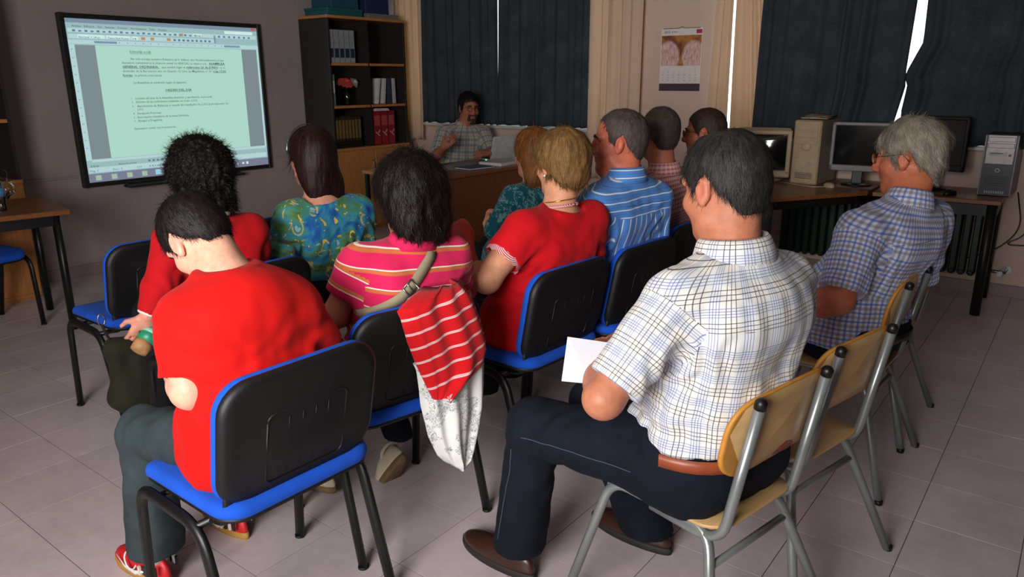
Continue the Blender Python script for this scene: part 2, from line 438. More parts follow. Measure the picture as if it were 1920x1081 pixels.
# ============================================================ lettering
def text_mesh(items, mat, name, parent, M):
    """items: (string, x_left, x_right or None, y_base, size, bold) in a flat frame; M maps (x,y,0) to world; one mesh of print"""
    V = []; F = []
    for (s, xl, xr, yb, size, bold) in items:
        cu = bpy.data.curves.new('t', 'FONT'); cu.body = s; cu.size = size; cu.resolution_u = 1; cu.offset = .022*size if bold else .006*size
        ob = bpy.data.objects.new('t', cu); COL.objects.link(ob)
        me = bpy.data.meshes.new_from_object(ob)
        n = len(me.vertices)
        if n:
            co = np.empty(n*3, np.float32); me.vertices.foreach_get('co', co); co = co.reshape(-1, 3)
            mn, mx = co[:, 0].min(), co[:, 0].max()
            k = (xr-xl)/max(1e-6, mx-mn) if xr is not None else 1.0
            b = len(V)
            for c in co: V.append(M @ Vector((xl+(c[0]-mn)*k, yb+c[1], 0)))
            for p in me.polygons: F.append(tuple(b+i for i in p.vertices))
        COL.objects.unlink(ob); bpy.data.objects.remove(ob); bpy.data.curves.remove(cu); bpy.data.meshes.remove(me)
    me = bpy.data.meshes.new(name); me.from_pydata([tuple(v) for v in V], [], F); me.materials.append(mat)
    o = link(name, me, parent); o['kind'] = 'stuff'; return o

# ============================================================ interactive whiteboard with projected page
M_bframe = plain('black_board_frame', (34, 32, 33), .45, var=.08)
M_bsurf = plain('white_board_enamel', (225, 228, 226), .3)
y0, y1, zt, zb = 2.636, 4.272, 1.940, .722
BX = -6.172
wb = empty('interactive_whiteboard', (XL, (y0+y1)/2, .687)); tag(wb, 'wall-mounted whiteboard showing a projected text document, black frame', 'whiteboard')
wb.matrix_world = Matrix.Translation((XL, (y0+y1)/2, .687)); bpy.context.view_layer.update()
WBI = Matrix.Translation((-XL, -(y0+y1)/2, -.687))
def wpart(m, name, mat, parent=None):
    o = m.build(name, mat, parent or wb)
    if parent is None: o.location = (-XL, -(y0+y1)/2, -.687)
    return o
wpart(MB().box((-6.198, (y0+y1)/2, (zt+zb)/2), (.04, y1-y0+.02, zt-zb+.02)), 'writing_surface', M_bsurf)
fr = .036
for nm, c, sz in (('frame_bar', (-6.188, (y0+y1)/2, zt+fr/2-.002), (.05, y1-y0+2*fr, fr)), ('frame_bar', (-6.188, (y0+y1)/2, zb-fr/2+.002), (.05, y1-y0+2*fr, fr)),
                  ('frame_bar', (-6.188, y0-fr/2+.002, (zt+zb)/2), (.056, fr+.006, zt-zb+2*fr)), ('frame_bar', (-6.188, y1+fr/2-.002, (zt+zb)/2), (.056, fr, zt-zb+2*fr))):
    wpart(MB().box(c, sz, bev=.006), nm, M_bframe)
wpart(MB().box((-6.13, 3.43, .672), (.10, 1.06, .022), bev=.008).box((-6.165, 3.43, .69), (.03, 1.02, .03), bev=.006), 'pen_tray', M_bframe)
def R(s0, s1, t0, t1, lift=0): # a flat patch of the projected picture
    X = BX+.0008+lift; a, b = y0+(y1-y0)*s0, y0+(y1-y0)*s1; c, d = zt-(zt-zb)*t0, zt-(zt-zb)*t1
    return MB()._add([(X, a, d), (X, b, d), (X, b, c), (X, a, c)], [(0, 1, 2, 3)])
EM = 1.0
def ecol(n, rgb): return emis('projected_'+n, rgb, EM)
scr = wpart(R(0, 1, 0, 1), 'projected_picture', ecol('pale_blue', (150, 184, 186)))
def patch(n, mat, rects, lift):
    if len(rects) <= 8:
        for r in rects: R(*r, lift).build(n, mat, scr)
        return
    m = MB()
    for r in rects:
        q = R(*r, lift); m._add(q.v, q.f)
    return tag(m.build(n, mat, scr), kind='stuff')
patch('title_bar', ecol('title', (120, 138, 158)), [(0, 1, .0, .026)], .0003)
patch('page', ecol('page', (170, 213, 198)), [(.121, .892, .155, .853)], .0003)
patch('page_margin', ecol('grey', (122, 136, 142)), [(.031, .121, .156, .853), (.892, .985, .156, .853)], .0003)
patch('tool_bar', ecol('bar', (176, 208, 210)), [(.01, .99, .058, .082), (.01, .735, .092, .118), (.0, 1, .125, .150), (.004, .03, .152, .86), (.987, .998, .152, .86), (.03, .99, .856, .872), (.01, .99, .905, .938)], .0003)
patch('white_field', ecol('white', (205, 232, 226)), [(.05, .17, .094, .114), (.18, .29, .094, .114), (.30, .33, .094, .114), (.62, .665, .060, .078), (.80, .97, .032, .052)], .0006)
patch('ruler_end', ecol('ruler', (118, 146, 170)), [(.12, .225, .130, .143), (.79, .885, .130, .143), (.01, .03, .96, .961), (.735, .745, .066, .118)], .0006)
patch('task_bar', ecol('task', (118, 122, 142)), [(0, 1, .944, 1.0)], .0003)
ic = [(.345, .365, .096, .114), (.392, .41, .096, .114), (.475, .495, .096, .114), (.545, .565, .062, .08)]
patch('toggled_button', ecol('orange', (190, 140, 95)), ic, .0006)
patch('tool_icon', ecol('icon', (96, 122, 150)), [(.03+.027*k, .043+.027*k, .066+.003*(k % 2), .078) for k in range(24)] + [(.51+.024*k, .523+.024*k, .100, .113) for k in range(9)] + [(.76+.03*k, .772+.03*k, .066, .079) for k in range(7)] + [(.30+.022*k, .312+.022*k, .884, .897) for k in range(22)], .0006)
patch('ruler_tick', ecol('tick', (130, 150, 150)), [(.235+.0385*k, .239+.0385*k, .133, .140) for k in range(15)] + [(.012, .02, .18+.05*k, .184+.05*k) for k in range(13)], .0006)
patch('task_icon', ecol('ticon', (160, 185, 160)), [(.035+.075*k, .062+.075*k, .956, .988) for k in range(4)], .0006)
patch('task_icon_blue', ecol('ticon2', (150, 205, 225)), [(.33, .36, .954, .988)], .0006)
patch('active_task', ecol('white', (205, 232, 226)), [(.40, .455, .95, .995), (.412, .44, .957, .987)], .0005)
patch('red_close_button', ecol('red', (190, 80, 80)), [(.962, .992, .004, .018), (.475, .50, .952, .98)], .0007)
patch('tray_icon', ecol('white', (205, 232, 226)), [(.80, .806, .965, .975), (.83, .842, .963, .977), (.855, .868, .961, .979)], .0006)
MT = Matrix(((0, 0, 1, BX+.0022), (1, 0, 0, 0), (0, 1, 0, 0), (0, 0, 0, 1)))
sy = lambda s: y0+(y1-y0)*s
tz = lambda t: zt-(zt-zb)*t
def TL(s, a, b, t, size=.0245, bold=False): return (s, sy(a), sy(b), tz(t+.008), size, bold)
doc = [TL('Estimad@ soci@:', .28, .387, .187), TL('No sólo porque nuestros Estatutos así lo definen, sino fundamentalmente porque', .28, .779, .232),
       TL('deseamos comunicaros la situación actual de ADECAS, te citamos a la', .235, .675, .256), TL('ASAMBLEA', .69, .783, .256, .0255, True),
       TL('GENERAL ORDINARIA,', .234, .415, .282, .0255, True), TL('que tendrá lugar el', .43, .555, .282), TL('miércoles 26 de JUNIO', .563, .742, .282, .026, True), TL('en el', .752, .781, .282),
       TL('domicilio de la Asociación sito en Guardo, C/ Ctra. La Magdalena, nº 13', .234, .70, .308), TL('a las 17,00', .712, .786, .308, .026, True),
       TL('horas', .233, .278, .335, .026, True), TL('en primera convocatoria.', .288, .428, .335), TL('La Asamblea se celebrará según el siguiente:', .279, .553, .381),
       TL('ORDEN DEL DÍA', .434, .577, .432, .026, True),
       TL('1.', .257, .263, .480), TL('Lectura del acta de la Asamblea Anterior, y aprobación, si procede.', .278, .691, .481),
       TL('2.', .257, .264, .504), TL('Informe de las actividades realizadas en el año 2.012.', .278, .604, .504),
       TL('3.', .257, .264, .531), TL('Aprobación de Balances y cuenta de resultados de 2.012 y presupuesto de', .28, .78, .531), TL('2.013.', .28, .31, .552),
       TL('4.', .257, .264, .578), TL('Fundación Personas.', .278, .40, .578), TL('5.', .257, .264, .602), TL('Renovación miembros de la Junta Directiva.', .277, .547, .602),
       TL('6.', .257, .264, .625), TL('Ruegos y Preguntas.', .278, .402, .625), TL('Esperamos contar con tu presencia.', .253, .467, .675)]
M_print = emis('projected_dark_print', (62, 84, 84), EM)
text_mesh(doc, M_print, 'document_text', scr, MT)
patch('underline', M_print, [(.28, .387, .1995, .2012), (.69, .783, .2665, .2682), (.234, .415, .2925, .2942), (.563, .742, .2925, .2942), (.712, .786, .3185, .3202), (.233, .278, .3455, .3472), (.434, .577, .4425, .4442)], .0010)
text_mesh([TL(w, a, b, .043, .022) for w, a, b in (('Archivo', .03, .072), ('Edición', .085, .13), ('Ver', .145, .165), ('Insertar', .18, .225), ('Formato', .238, .285), ('Herramientas', .30, .375), ('Tabla', .39, .42), ('Ventana', .435, .48))]
          + [TL('Normal + 14 pt', .055, .15, .106, .02), TL('Times New Roman', .185, .285, .106, .02), TL('14', .305, .32, .106, .02), TL('100%', .63, .66, .071, .02),
             TL('Dibujo', .02, .06, .893, .02), TL('Autoformas', .15, .24, .893, .02), TL('Pág. 1', .015, .05, .924, .02), TL('Sec. 1', .12, .165, .924, .02), TL('1/1', .24, .26, .924, .02), TL('A 8,9 cm', .30, .36, .924, .02), TL('Lín. 17', .38, .42, .924, .02)],
          M_print, 'menu_text', scr, MT)

# ============================================================ wall calendar
cal = empty('wall_calendar', (-2.9, YB-.006, 1.38)); tag(cal, 'wall calendar with a picture above rows of dates', 'calendar')
def cpart(m, n, mat): o = m.build(n, mat, cal); o.location = (2.9, -(YB-.006), -1.38); return o
cx0, cx1, cz0, cz1 = -3.088, -2.714, 1.382, 1.893
yc = YB-.012
MC = lambda x, z, d=0: Matrix(((1, 0, 0, x), (0, 0, -1, yc-.003-d), (0, 1, 0, z), (0, 0, 0, 1)))
M_paper = plain('white_paper', (232, 222, 216), .7, var=.03)
cpart(MB().box(((cx0+cx1)/2, yc+.003, (cz0+cz1)/2), (cx1-cx0, .008, cz1-cz0)), 'paper_sheets', M_paper)
def art():
    t = NT('calendar_picture_print'); o = t.obj(); s = t.sep(o)
    x = t.math('SUBTRACT', s[0], (cx0+cx1)/2); z = t.math('SUBTRACT', s[2], 1.70)
    ax = t.math('ABSOLUTE', x)
    r = t.math('SQRT', t.math('ADD', t.math('POWER', t.math('SUBTRACT', ax, .115), 2), t.math('POWER', t.math('MULTIPLY', t.math('ADD', z, .035), .8), 2)))
    pet = t.math('SUBTRACT', 1, t.math('DIVIDE', t.math('SUBTRACT', r, .092), .02), clamp=True)
    str_ = t.noise(t.mapping(o, (6, 1, 1)), 22, 3)
    base = t.ramp(t.noise(o, 12, 3), [(.35, lin(120, 62, 30)), (.6, lin(190, 128, 60)), (.75, lin(140, 70, 60))])
    petc = t.ramp(str_, [(.35, lin(196, 130, 124)), (.65, lin(240, 210, 205))])
    return t.fin(t.mix(pet, base, petc), .5)
cpart(MB().box(((cx0+cx1)/2, yc-.0014, 1.715), (cx1-cx0-.012, .0012, .245)), 'picture', art())
cpart(MB().box(((cx0+cx1)/2, yc-.0014, cz0+.034), (cx1-cx0, .0012, .062)), 'dark_footer', plain('calendar_plum_print', (74, 48, 62), .6))
cpart(MB().box((cx1-.03, yc-.0016, cz1-.028), (.05, .0014, .032)), 'logo', plain('calendar_magenta_print', (190, 30, 90), .6))
cpart(MB().tube([(cx0+.02, yc-.002, cz1+.001), (-2.93, yc-.002, cz1+.001), (-2.90, yc-.002, cz1+.014), (-2.87, yc-.002, cz1+.001), (cx1-.02, yc-.002, cz1+.001)], .0022, 6), 'wire_hanger', plain('dark_wire', (50, 44, 44), .5))
its = [('2013', cx0+.03, None, cz1-.035, .026, True), ('JUNIO', cx0+.095, None, cz1-.035, .022, False)]
o = text_mesh(its, plain('calendar_blue_print', (110, 90, 130), .6), 'heading_text', cal, MC(0, 0)); o.location = (2.9, -(YB-.006), -1.38)
nums = []; reds = []
for d in range(1, 31):
    k = d+4; r, c = divmod(k, 7); (reds if c == 6 else nums).append((str(d), cx0+.025+c*.05, None, 1.56-r*.023, .014, False))
o = text_mesh(nums, plain('calendar_grey_print', (120, 84, 84), .6), 'date_text', cal, MC(0, 0)); o.location = (2.9, -(YB-.006), -1.38)
o = text_mesh(reds, plain('calendar_red_print', (200, 50, 60), .6), 'sunday_text', cal, MC(0, 0)); o.location = (2.9, -(YB-.006), -1.38)

# ============================================================ bookcases
M_dkpan = plain('charcoal_laminate', (44, 38, 36), .5, var=.1)
M_beech = wood('beech_laminate', (176, 112, 62), (205, 142, 84), (1, 1, 9), .4)
M_beechv = wood('beech_laminate_upright', (170, 106, 58), (200, 136, 80), (12, 12, 1.2), .4)
M_metal = plain('dull_steel', (150, 150, 152), .35, .9)
def bookcase(ya, yb, label, loc_y):
    x0, x1 = XL+.004, -5.80; xm = (x0+x1)/2; ym = (ya+yb)/2
    b = empty('bookcase', (xm, ym, 0)); tag(b, label, 'bookcase', 'bookcases along the left wall')
    off = (-xm, -ym, 0)
    def pt(m, n, mat, parent=None):
        o = m.build(n, mat, parent or b)
        if parent is None: o.location = off
        return o
    t = .022
    for y in (ya+t/2, yb-t/2): pt(MB().box((xm, y, 1.44), (x1-x0, t, 1.20), bev=.001), 'side_panel', M_dkpan)
    pt(MB().box((xm, ym, 1.44), (x1-x0-.02, t, 1.18)), 'divider', M_dkpan)
    pt(MB().box((x0+.006, ym, 1.44), (.012, yb-ya-.01, 1.20)), 'back_panel', M_dkpan)
    pt(MB().box((xm, ym, 2.055), (x1-x0+.01, yb-ya+.01, .026), bev=.002), 'top_panel', M_beech)
    for z in (1.63, 1.235):
        for (p, q) in ((ya+t, ym-t/2), (ym+t/2, yb-t)): pt(MB().box((xm+.01, (p+q)/2, z), (x1-x0-.03, q-p, .024), bev=.001), 'shelf', M_beech)
    pt(MB().box((xm, ym, .42), (x1-x0, yb-ya, .80)).box((xm, ym, .01), (x1-x0-.04, yb-ya-.04, .02)), 'cabinet_body', M_beechv)
    pt(MB().box((xm, ym, .83), (x1-x0+.012, yb-ya+.012, .024), bev=.002), 'cabinet_top', M_beech)
    for (p, q, hy) in ((ya+.004, ym-.003, ym-.05), (ym+.003, yb-.004, ym+.05)):
        d = pt(MB().box((x1+.010, (p+q)/2, .43), (.018, q-p, .76), bev=.002), 'door', M_beechv)
        pt(MB().tube(fillet([(x1+.019, hy, .60), (x1+.045, hy, .60), (x1+.045, hy, .70), (x1+.019, hy, .70)], .012), .005, 8), 'handle', M_metal, d)
    return b
bookcase(4.772, 5.765, 'tall dark bookcase with wooden doors in the corner', 0)
bookcase(.92, 2.045, 'dark bookcase with wooden cabinet cut off at the left edge', 0)
def book(y, th, h, d, rgb, z, label, group, lean=0, cat='book', name='book', xf=-5.83, band=None, kind='book'):
    o = empty(name, (xf-d/2, y, z)); tag(o, label, cat, group); o.rotation_euler = (lean, 0, 0)
    cov = plain('cover_%d_%d_%d' % rgb, rgb, .5)
    MB().box((d/2-.003, 0, h/2), (.006, th, h), bev=.002).box((0, th/2-.0015, h/2), (d, .003, h)).box((0, -th/2+.0015, h/2), (d, .003, h)).build('cover', cov, o)
    MB().box((-.003, 0, h/2), (d-.012, th-.006, h-.010)).build('pages', M_paper, o)
    if band: MB().box((d/2+.0006, 0, h*band[0]), (.0012, th*.8, h*band[1])).build('spine_label', plain('spine_%d_%d_%d' % band[2], band[2], .5), o)
    return o
ZS = {'t': 1.6425, 'm': 1.2475, 'b': .8425}
g = 'grey ring binders on the top shelf'
for k in range(5):
    book(4.83+k*.064, .058, .30, .26, (150, 152, 156), ZS['t'], ['white and navy ring binder at the left end of the top shelf', 'second ring binder from the left on the top shelf', 'middle ring binder of the five on the top shelf', 'fourth ring binder from the left on the top shelf', 'ring binder at the right end of the top shelf row'][k], g, 0, 'binder', 'ring_binder', band=(.30, .28, (40, 44, 66)))
book(4.818, .05, .29, .26, (120, 140, 142), ZS['m'], 'pale binder standing left of the flower vase', None, 0, 'binder', 'ring_binder', band=(.6, .4, (220, 225, 225)))
for k, (y, le, c) in enumerate(((5.41, -.16, (222, 220, 216)), (5.50, -.12, (205, 203, 198)), (5.59, .0, (60, 66, 84)), (5.655, 0.03, (190, 190, 192)))):
    book(y, .022, .25, .19, c, ZS['m']+.003, ['slanting white book, leftmost on the middle right shelf', 'slanting pale book beside the leftmost white one', 'dark blue upright book on the middle right shelf', 'grey book at the right on the middle right shelf'][k], 'books on the middle right shelf', le, xf=-5.86)
for k in range(8):
    book(4.835+k*.041, .037, .235, .17, [(58, 44, 30), (48, 36, 26)][k % 2], ZS['b']+.062, ['leftmost dark gilt volume on the lower left shelf', 'second dark gilt volume from the left on the lower left shelf', 'third dark gilt volume from the left on the lower left shelf', 'fourth dark gilt volume from the left on the lower left shelf', 'fifth dark gilt volume from the left on the lower left shelf', 'sixth dark gilt volume from the left on the lower left shelf', 'seventh dark gilt volume from the left on the lower left shelf', 'rightmost dark gilt volume on the lower left shelf'][k], 'gilt volumes on the lower left shelf', 0, band=(.5, .75, (120, 96, 52)))
for k in range(2):
    o = MB().box((-5.97, 4.99+.02*k, ZS['b']+.0145+.030*k), (.24, .36-.03*k, .028), bev=.003).build('book', plain('black_cover', (26, 24, 24), .5)); tag(o, ['black book lying flat beneath the gilt volumes', 'black book lying on another under the gilt volumes'][k], 'book', 'flat black books')
for k in range(3):
    o = book(5.36+k*.098, .092, .335, .25, (150, 30, 40), ZS['b']+.002, ['left red file box on the lower right shelf', 'middle red file box on the lower right shelf', 'right red file box on the lower right shelf'][k], 'red file boxes', 0, 'file box', 'file_box', band=(.72, .3, (186, 78, 84)))
    MB().box((.1262, 0, .11), (.0015, .07, .010), RX(-.7)).box((.1262, .02, .135), (.0015, .04, .010), RX(.9)).build('mark', plain('pale_print', (205, 180, 178), .5), o)
o = MB().box((-5.93, 5.44, ZS['b']+.345), (.2, .19, .012), bev=.002).box((-5.93, 5.45, ZS['b']+.357), (.18, .16, .010), bev=.002).build('paper_stack', M_paper); tag(o, 'papers lying on top of the red file boxes', 'paper')
# vase with flowers
v = empty('flower_vase', (-5.92, 5.06, ZS['m'])); tag(v, 'glass vase with a red and a white flower on the bookcase', 'vase')
M_vglass = glass_mat('clear_vase_glass', (.8, .85, .85, 1), .02)
MB().lathe([(.045, 0), (.048, .01), (.043, .08), (.05, .16), (.047, .16), (.040, .08), (.044, .014), (.0, .012)], (0, 0, 0), 18).build('glass_body', M_vglass, v)
def flower(n, c, r, rgb, pet, tilt):
    m = MB(); M = RX(tilt[0]) @ RY(tilt[1])
    for ring in range(3):
        for k in range(pet):
            a = 2*PI*(k+.5*ring)/pet; rr = r*(1-.25*ring); up = .012+.016*ring
            d = M @ Vector((math.cos(a), math.sin(a), 0)); nn = M @ Vector((0, 0, 1)); s = d.cross(nn)
            b = Vector(c)+nn*up*.3; t1 = Vector(c)+d*rr+nn*up; md = Vector(c)+d*rr*.6+nn*up*.9
            w = rr*.30
            m._add([b-s*w*.3, b+s*w*.3, md+s*w, t1+s*w*.5, t1-s*w*.5, md-s*w], [(0, 1, 2, 5), (5, 2, 3, 4)])
    m.build(n, plain('petal_%d_%d_%d' % rgb, rgb, .7, sheen=.2), v)
    m2 = MB().tube([tuple(Vector(c)*.98), (c[0]*.3, c[1]*.3, .08), (0.01, 0, .02)], .0025, 6); m2.build('stem', plain('stem_green', (50, 80, 40), .6), v)
flower('red_flower', (.03, -.03, .20), .075, (205, 52, 44), 11, (.2, .6)); flower('red_flower', (.0, -.055, .205), .06, (196, 48, 40), 10, (.4, .3))
flower('white_flower', (.035, .055, .205), .055, (232, 224, 214), 12, (-.7, .8))
# boxes on top of the bookcase
def carton(name, c, s, rgb, label, cat, rz=0):
    o = empty(name, (c[0], c[1], c[2]), rz); tag(o, label, cat)
    m = plain('card_%d_%d_%d' % rgb, rgb, .6)
    MB().box((0, 0, s[2]*.42), (s[0]*.97, s[1]*.97, s[2]*.84), bev=.003).build('body', m, o)
    MB().box((0, 0, s[2]*.83), (s[0], s[1], s[2]*.34), bev=.004).build('lid', m, o)
    return o
carton('storage_box', (-6.0, 5.03, 2.068), (.34, .44, .07), (24, 92, 96), 'flat teal box on top of the bookcase at its left end', 'box')
carton('storage_box', (-6.0, 5.05, 2.139), (.30, .34, .26), (30, 76, 96), 'teal blue carton standing on the flat teal box', 'box')
carton('storage_box', (-6.0, 5.52, 2.068), (.34, .42, .045), (128, 118, 108), 'flat grey box on top of the bookcase at its right end', 'box')
carton('storage_box', (-6.0, 5.46, 2.114), (.30, .32, .27), (28, 46, 82), 'dark blue carton standing on the flat grey box', 'box')
# ============================================================ desks
M_desk = wood('brown_desk_laminate', (120, 72, 40), (150, 94, 54), (1.2, 9, 9), .35)
M_deskp = wood('brown_desk_panel', (112, 66, 36), (138, 84, 46), (1.2, 6, 6), .45)
M_blk = plain('black_powder_coat', (14, 14, 15), .42, var=.05)
M_edge = plain('dark_edge_band', (70, 44, 28), .5)
def leg_sq(m, x, y, z, w=.05, d=.03): m.box((x, y, z/2), (w, d, z), bev=.006)
# speaker's desk with a return at its left end
d = empty('speaker_desk', (-4.3, 5.13, 0)); tag(d, 'brown wooden desk with a closed front panel before the speaking man', 'desk')
def dp(m, n, mat): o = m.build(n, mat, d); o.location = (4.3, -5.13, 0); return o
dp(MB().box((-4.37, 5.14, .735), (.68, 1.66, .03), bev=.004), 'desk_top', M_desk)
dp(MB().box((-4.77, 4.60, .735), (.28, .58, .028), bev=.004), 'return_top', plain('pale_lit_edge_top', (190, 130, 72), .4))  # the lit end edge is put into this paler top colour
dp(MB().box((-4.07, 5.14, .40), (.02, 1.60, .64), bev=.002), 'front_panel', M_deskp)
for y in (4.34, 5.94): dp(MB().box((-4.33, y, .36), (.54, .025, .72), bev=.002), 'side_panel', M_deskp)
dp(MB().box((-4.88, 4.34, .36), (.03, .03, .72)), 'leg', M_blk); dp(MB().box((-4.88, 4.84, .36), (.03, .03, .72)), 'leg', M_blk)
# desk at the left edge
ld = empty('side_desk', (-5.0, 1.45, 0), 0); tag(ld, 'brown table with thick black legs at the left edge', 'desk')
ang = math.atan2(.14, -.92)-PI
ld.rotation_euler = (0, 0, ang); ld.location = (-4.83, 1.92, 0)
MB().box((-.36, -.72, .735), (.74, 1.46, .03), bev=.004).build('desk_top', M_desk, ld)
MB().box((-.36, -.06, .685), (.66, .03, .06)).box((-.05, -.72, .685), (.03, 1.3, .06)).box((-.67, -.72, .685), (.03, 1.3, .06)).build('rail', M_blk, ld)
for (x, y) in ((-.05, -.06), (-.62, -.06), (-.05, -1.36), (-.62, -1.36)):
    MB().tube([(x, y, .715), (x, y, .0)], .031, 10, flat=.75).build('leg', M_blk, ld)
# desks under the right-hand windows
rd = empty('corner_desk', (-1.9, 5.3, 0)); tag(rd, 'brown angled table carrying the beige tower and tube monitor', 'desk')
poly = [(-1.85, 4.40), (-1.17, 5.50), (-1.17, 6.08), (-2.15, 6.08), (-2.45, 4.75)]
o = MB().prism(poly, .722, .75).build('desk_top', M_desk, rd); o.location = (1.9, -5.3, 0)
pin = [(-1.87, 4.48), (-1.24, 5.50), (-1.24, 6.02), (-2.10, 6.02), (-2.36, 4.80)]
m = MB()
for k in range(5):
    a, b = Vector(pin[k]+(.0,)), Vector(pin[(k+1) % 5]+(.0,)); c = (a+b)/2; L = (b-a).length
    m.box((c.x, c.y, .69), (L, .025, .06), RZ(math.atan2(b.y-a.y, b.x-a.x)))
o = m.build('rail', M_blk, rd); o.location = (1.9, -5.3, 0)
for (x, y) in pin: o = MB().tube([(x, y, .722), (x, y, 0)], .028, 10).build('leg', M_blk, rd); o.location = (1.9, -5.3, 0)
rd2 = empty('computer_desk', (-.78, 5.79, 0)); tag(rd2, 'brown table with the silver and dark computer tower on it', 'desk')
M3 = RZ(.04)
MB().box((0, 0, .735), (.74, .58, .03), M3, bev=.004).build('desk_top', M_desk, rd2)
MB().box((0, -.25, .68), (.66, .03, .07), M3).box((.34, 0, .68), (.03, .5, .07), M3).box((-.34, 0, .68), (.03, .5, .07), M3).build('rail', M_blk, rd2)
for (x, y) in ((.335, -.255), (-.33, -.26), (.32, .25), (-.34, .25)): MB().tube([(x, y, .72), (x, y, 0)], .03, 12).build('leg', M_blk, rd2)
# ============================================================ radiator
M_rad = plain('dark_green_enamel', (24, 46, 38), .35, var=.1)
rad = empty('radiator', (-1.15, 6.06, 0)); tag(rad, 'dark green ribbed radiator under the right-hand window', 'radiator')
sm = MB().box((0, -.045, .39), (.046, .02, .44), bev=.008).box((0, .02, .39), (.046, .02, .44), bev=.008).box((0, -.01, .60), (.05, .10, .05), bev=.015).box((0, -.01, .17), (.05, .10, .05), bev=.015).mesh('rib', M_rad)
for k in range(24): link('rib', sm, rad, (-.72+.06*k, 0, 0))
MB().tube([(.70, -.01, .19), (.80, -.01, .19), (.80, .085, .19)], .011, 8).tube([(.775, -.01, .19), (.775, -.07, .19)], .018, 10).lathe([(.03, 0), (.03, .006)], (.80, .082, .19), 12, M=RX(-PI/2)).build('valve', M_metal, rad)
# ============================================================ chairs
M_plast = plain('black_ribbed_plastic', (11, 11, 12), .55, var=.08, bump=.15, bscale=500)
M_blue = fabric('royal_blue_chair_fabric', (22, 82, 196), .10)
def visitor_chair():
    t = empty('visitor_chair')
    hw = .252
    for s in (1, -1):
        MB().tube(fillet([(.235, s*hw, .0), (.205, s*hw, .435), (-.10, s*hw, .425), (-.225, s*hw, .0)], .075, 6), .0195, 10, flat=.68, up=(1, 0, 0)).build('leg_frame', M_blk, t)
    for x in (.13, -.08): MB().tube([(x, -hw, .422), (x, hw, .422)], .011, 8).build('cross_bar', M_blk, t)
    out = rrect(.45, .475, .07, 6, .02, 0)
    def smap(u, v, w):
        f = max(0, (u-.14)/.11); return (u, v, .462+w - .022*f*f + .010*(v/.24)**2)
    MB().pillow(out, [(0, -.026), (.6, -.026), (.93, -.026), (.985, -.018), (.985, -.008)], smap).build('seat_pan', M_plast, t)
    MB().pillow(out, [(.97, -.012), (1.0, -.004), (1.005, .008), (.985, .022), (.93, .030), (.7, .032), (.35, .030), (0, .029)], smap).build('seat_cushion', M_blue, t)
    bo = rrect(.475, .345, .085, 7)
    def bmap(u, v, w): # u lateral, v up, w toward the front
        return (-.175 + .30*u*u - .20*(v+.17) + .05*((v)/.17)**2*.25 + w, u, .655+v)
    MB().pillow(bo, [(0, -.024), (.55, -.024), (.86, -.022), (.93, -.026), (.985, -.020), (1, -.008), (.99, .002)], bmap).build('back_shell', M_plast, t)
    MB().pillow(bo, [(.985, -.002), (1.004, .004), (1.004, .014), (.975, .028), (.85, .034), (.4, .033), (0, .032)], bmap).build('back_cushion', M_blue, t)
    rib = MB(); ring = rrect(.24, .20, .02, 3, 0, -.035)
    rib.tube([bmap(u, v, -.0235) for u, v in ring+ring[:1]], .0032, 6)
    for u in (-.06, -.02, .02, .06): rib.tube([bmap(u, -.12, -.0235), bmap(u, .045, -.0235)], .0012, 5)
    rib.build('back_rib', M_plast, t)
    for s in (1, -1): MB().tube(fillet([(-.075, s*.20, .425), (-.155, s*.20, .435), (-.190, s*.20, .62)], .03, 4), .022, 8, flat=.35, up=(0, 1, 0)).build('back_bracket', M_plast, t)
    for s in (1, -1):
        for (x, a) in ((.235, .07), (-.225, -.29)): MB().lathe([(.0175, 0), (.0175, .008)], (x, s*hw, 0), 10).build('foot_cap', M_plast, t)
    return t
VC = visitor_chair(); _first = [True]
def vchair(x, y, ang, label, group='blue and black visitor chairs'):
    if _first[0]: o = VC; _first[0] = False
    else: o = copy_tree(VC)
    o.location = (x, y, 0); o.rotation_euler = (0, 0, math.radians(ang)); tag(o, label, 'chair', group); return o
vchair(-1.705, 1.075, 179, 'blue and black chair under the boy in the red T-shirt')
vchair(-1.80, 1.638, 168, 'blue and black chair with the red striped jacket over its back')
vchair(-1.70, 2.315, 176, 'blue and black chair under the woman in the red short-sleeved top')
vchair(-1.655, 2.835, 176, 'blue and black chair under the man in the blue striped shirt')
vchair(-1.70, 3.40, 178, 'blue and black chair under the man in the pink shirt')
vchair(-1.72, 3.95, 178, 'blue and black chair under the man holding a camera')
vchair(-2.655, 1.60, 180, 'blue and black chair under the curly-haired woman in red')
vchair(-2.87, 2.16, 172, 'blue and black chair under the woman in the teal floral blouse')
vchair(-3.42, 1.62, 180, 'empty blue and black chair at left with an olive bag hanging from it')
vchair(-3.46, 2.22, 180, 'empty blue and black chair half hidden beyond the floral blouse')
vchair(-2.40, 3.20, 174, 'blue and black chair under the woman in the teal lace top')
vchair(-1.745, 4.47, 118, 'blue and black chair pushed against the angled computer table')
vchair(-5.32, 1.50, 10, 'blue and black chair tucked behind the table at the left edge')

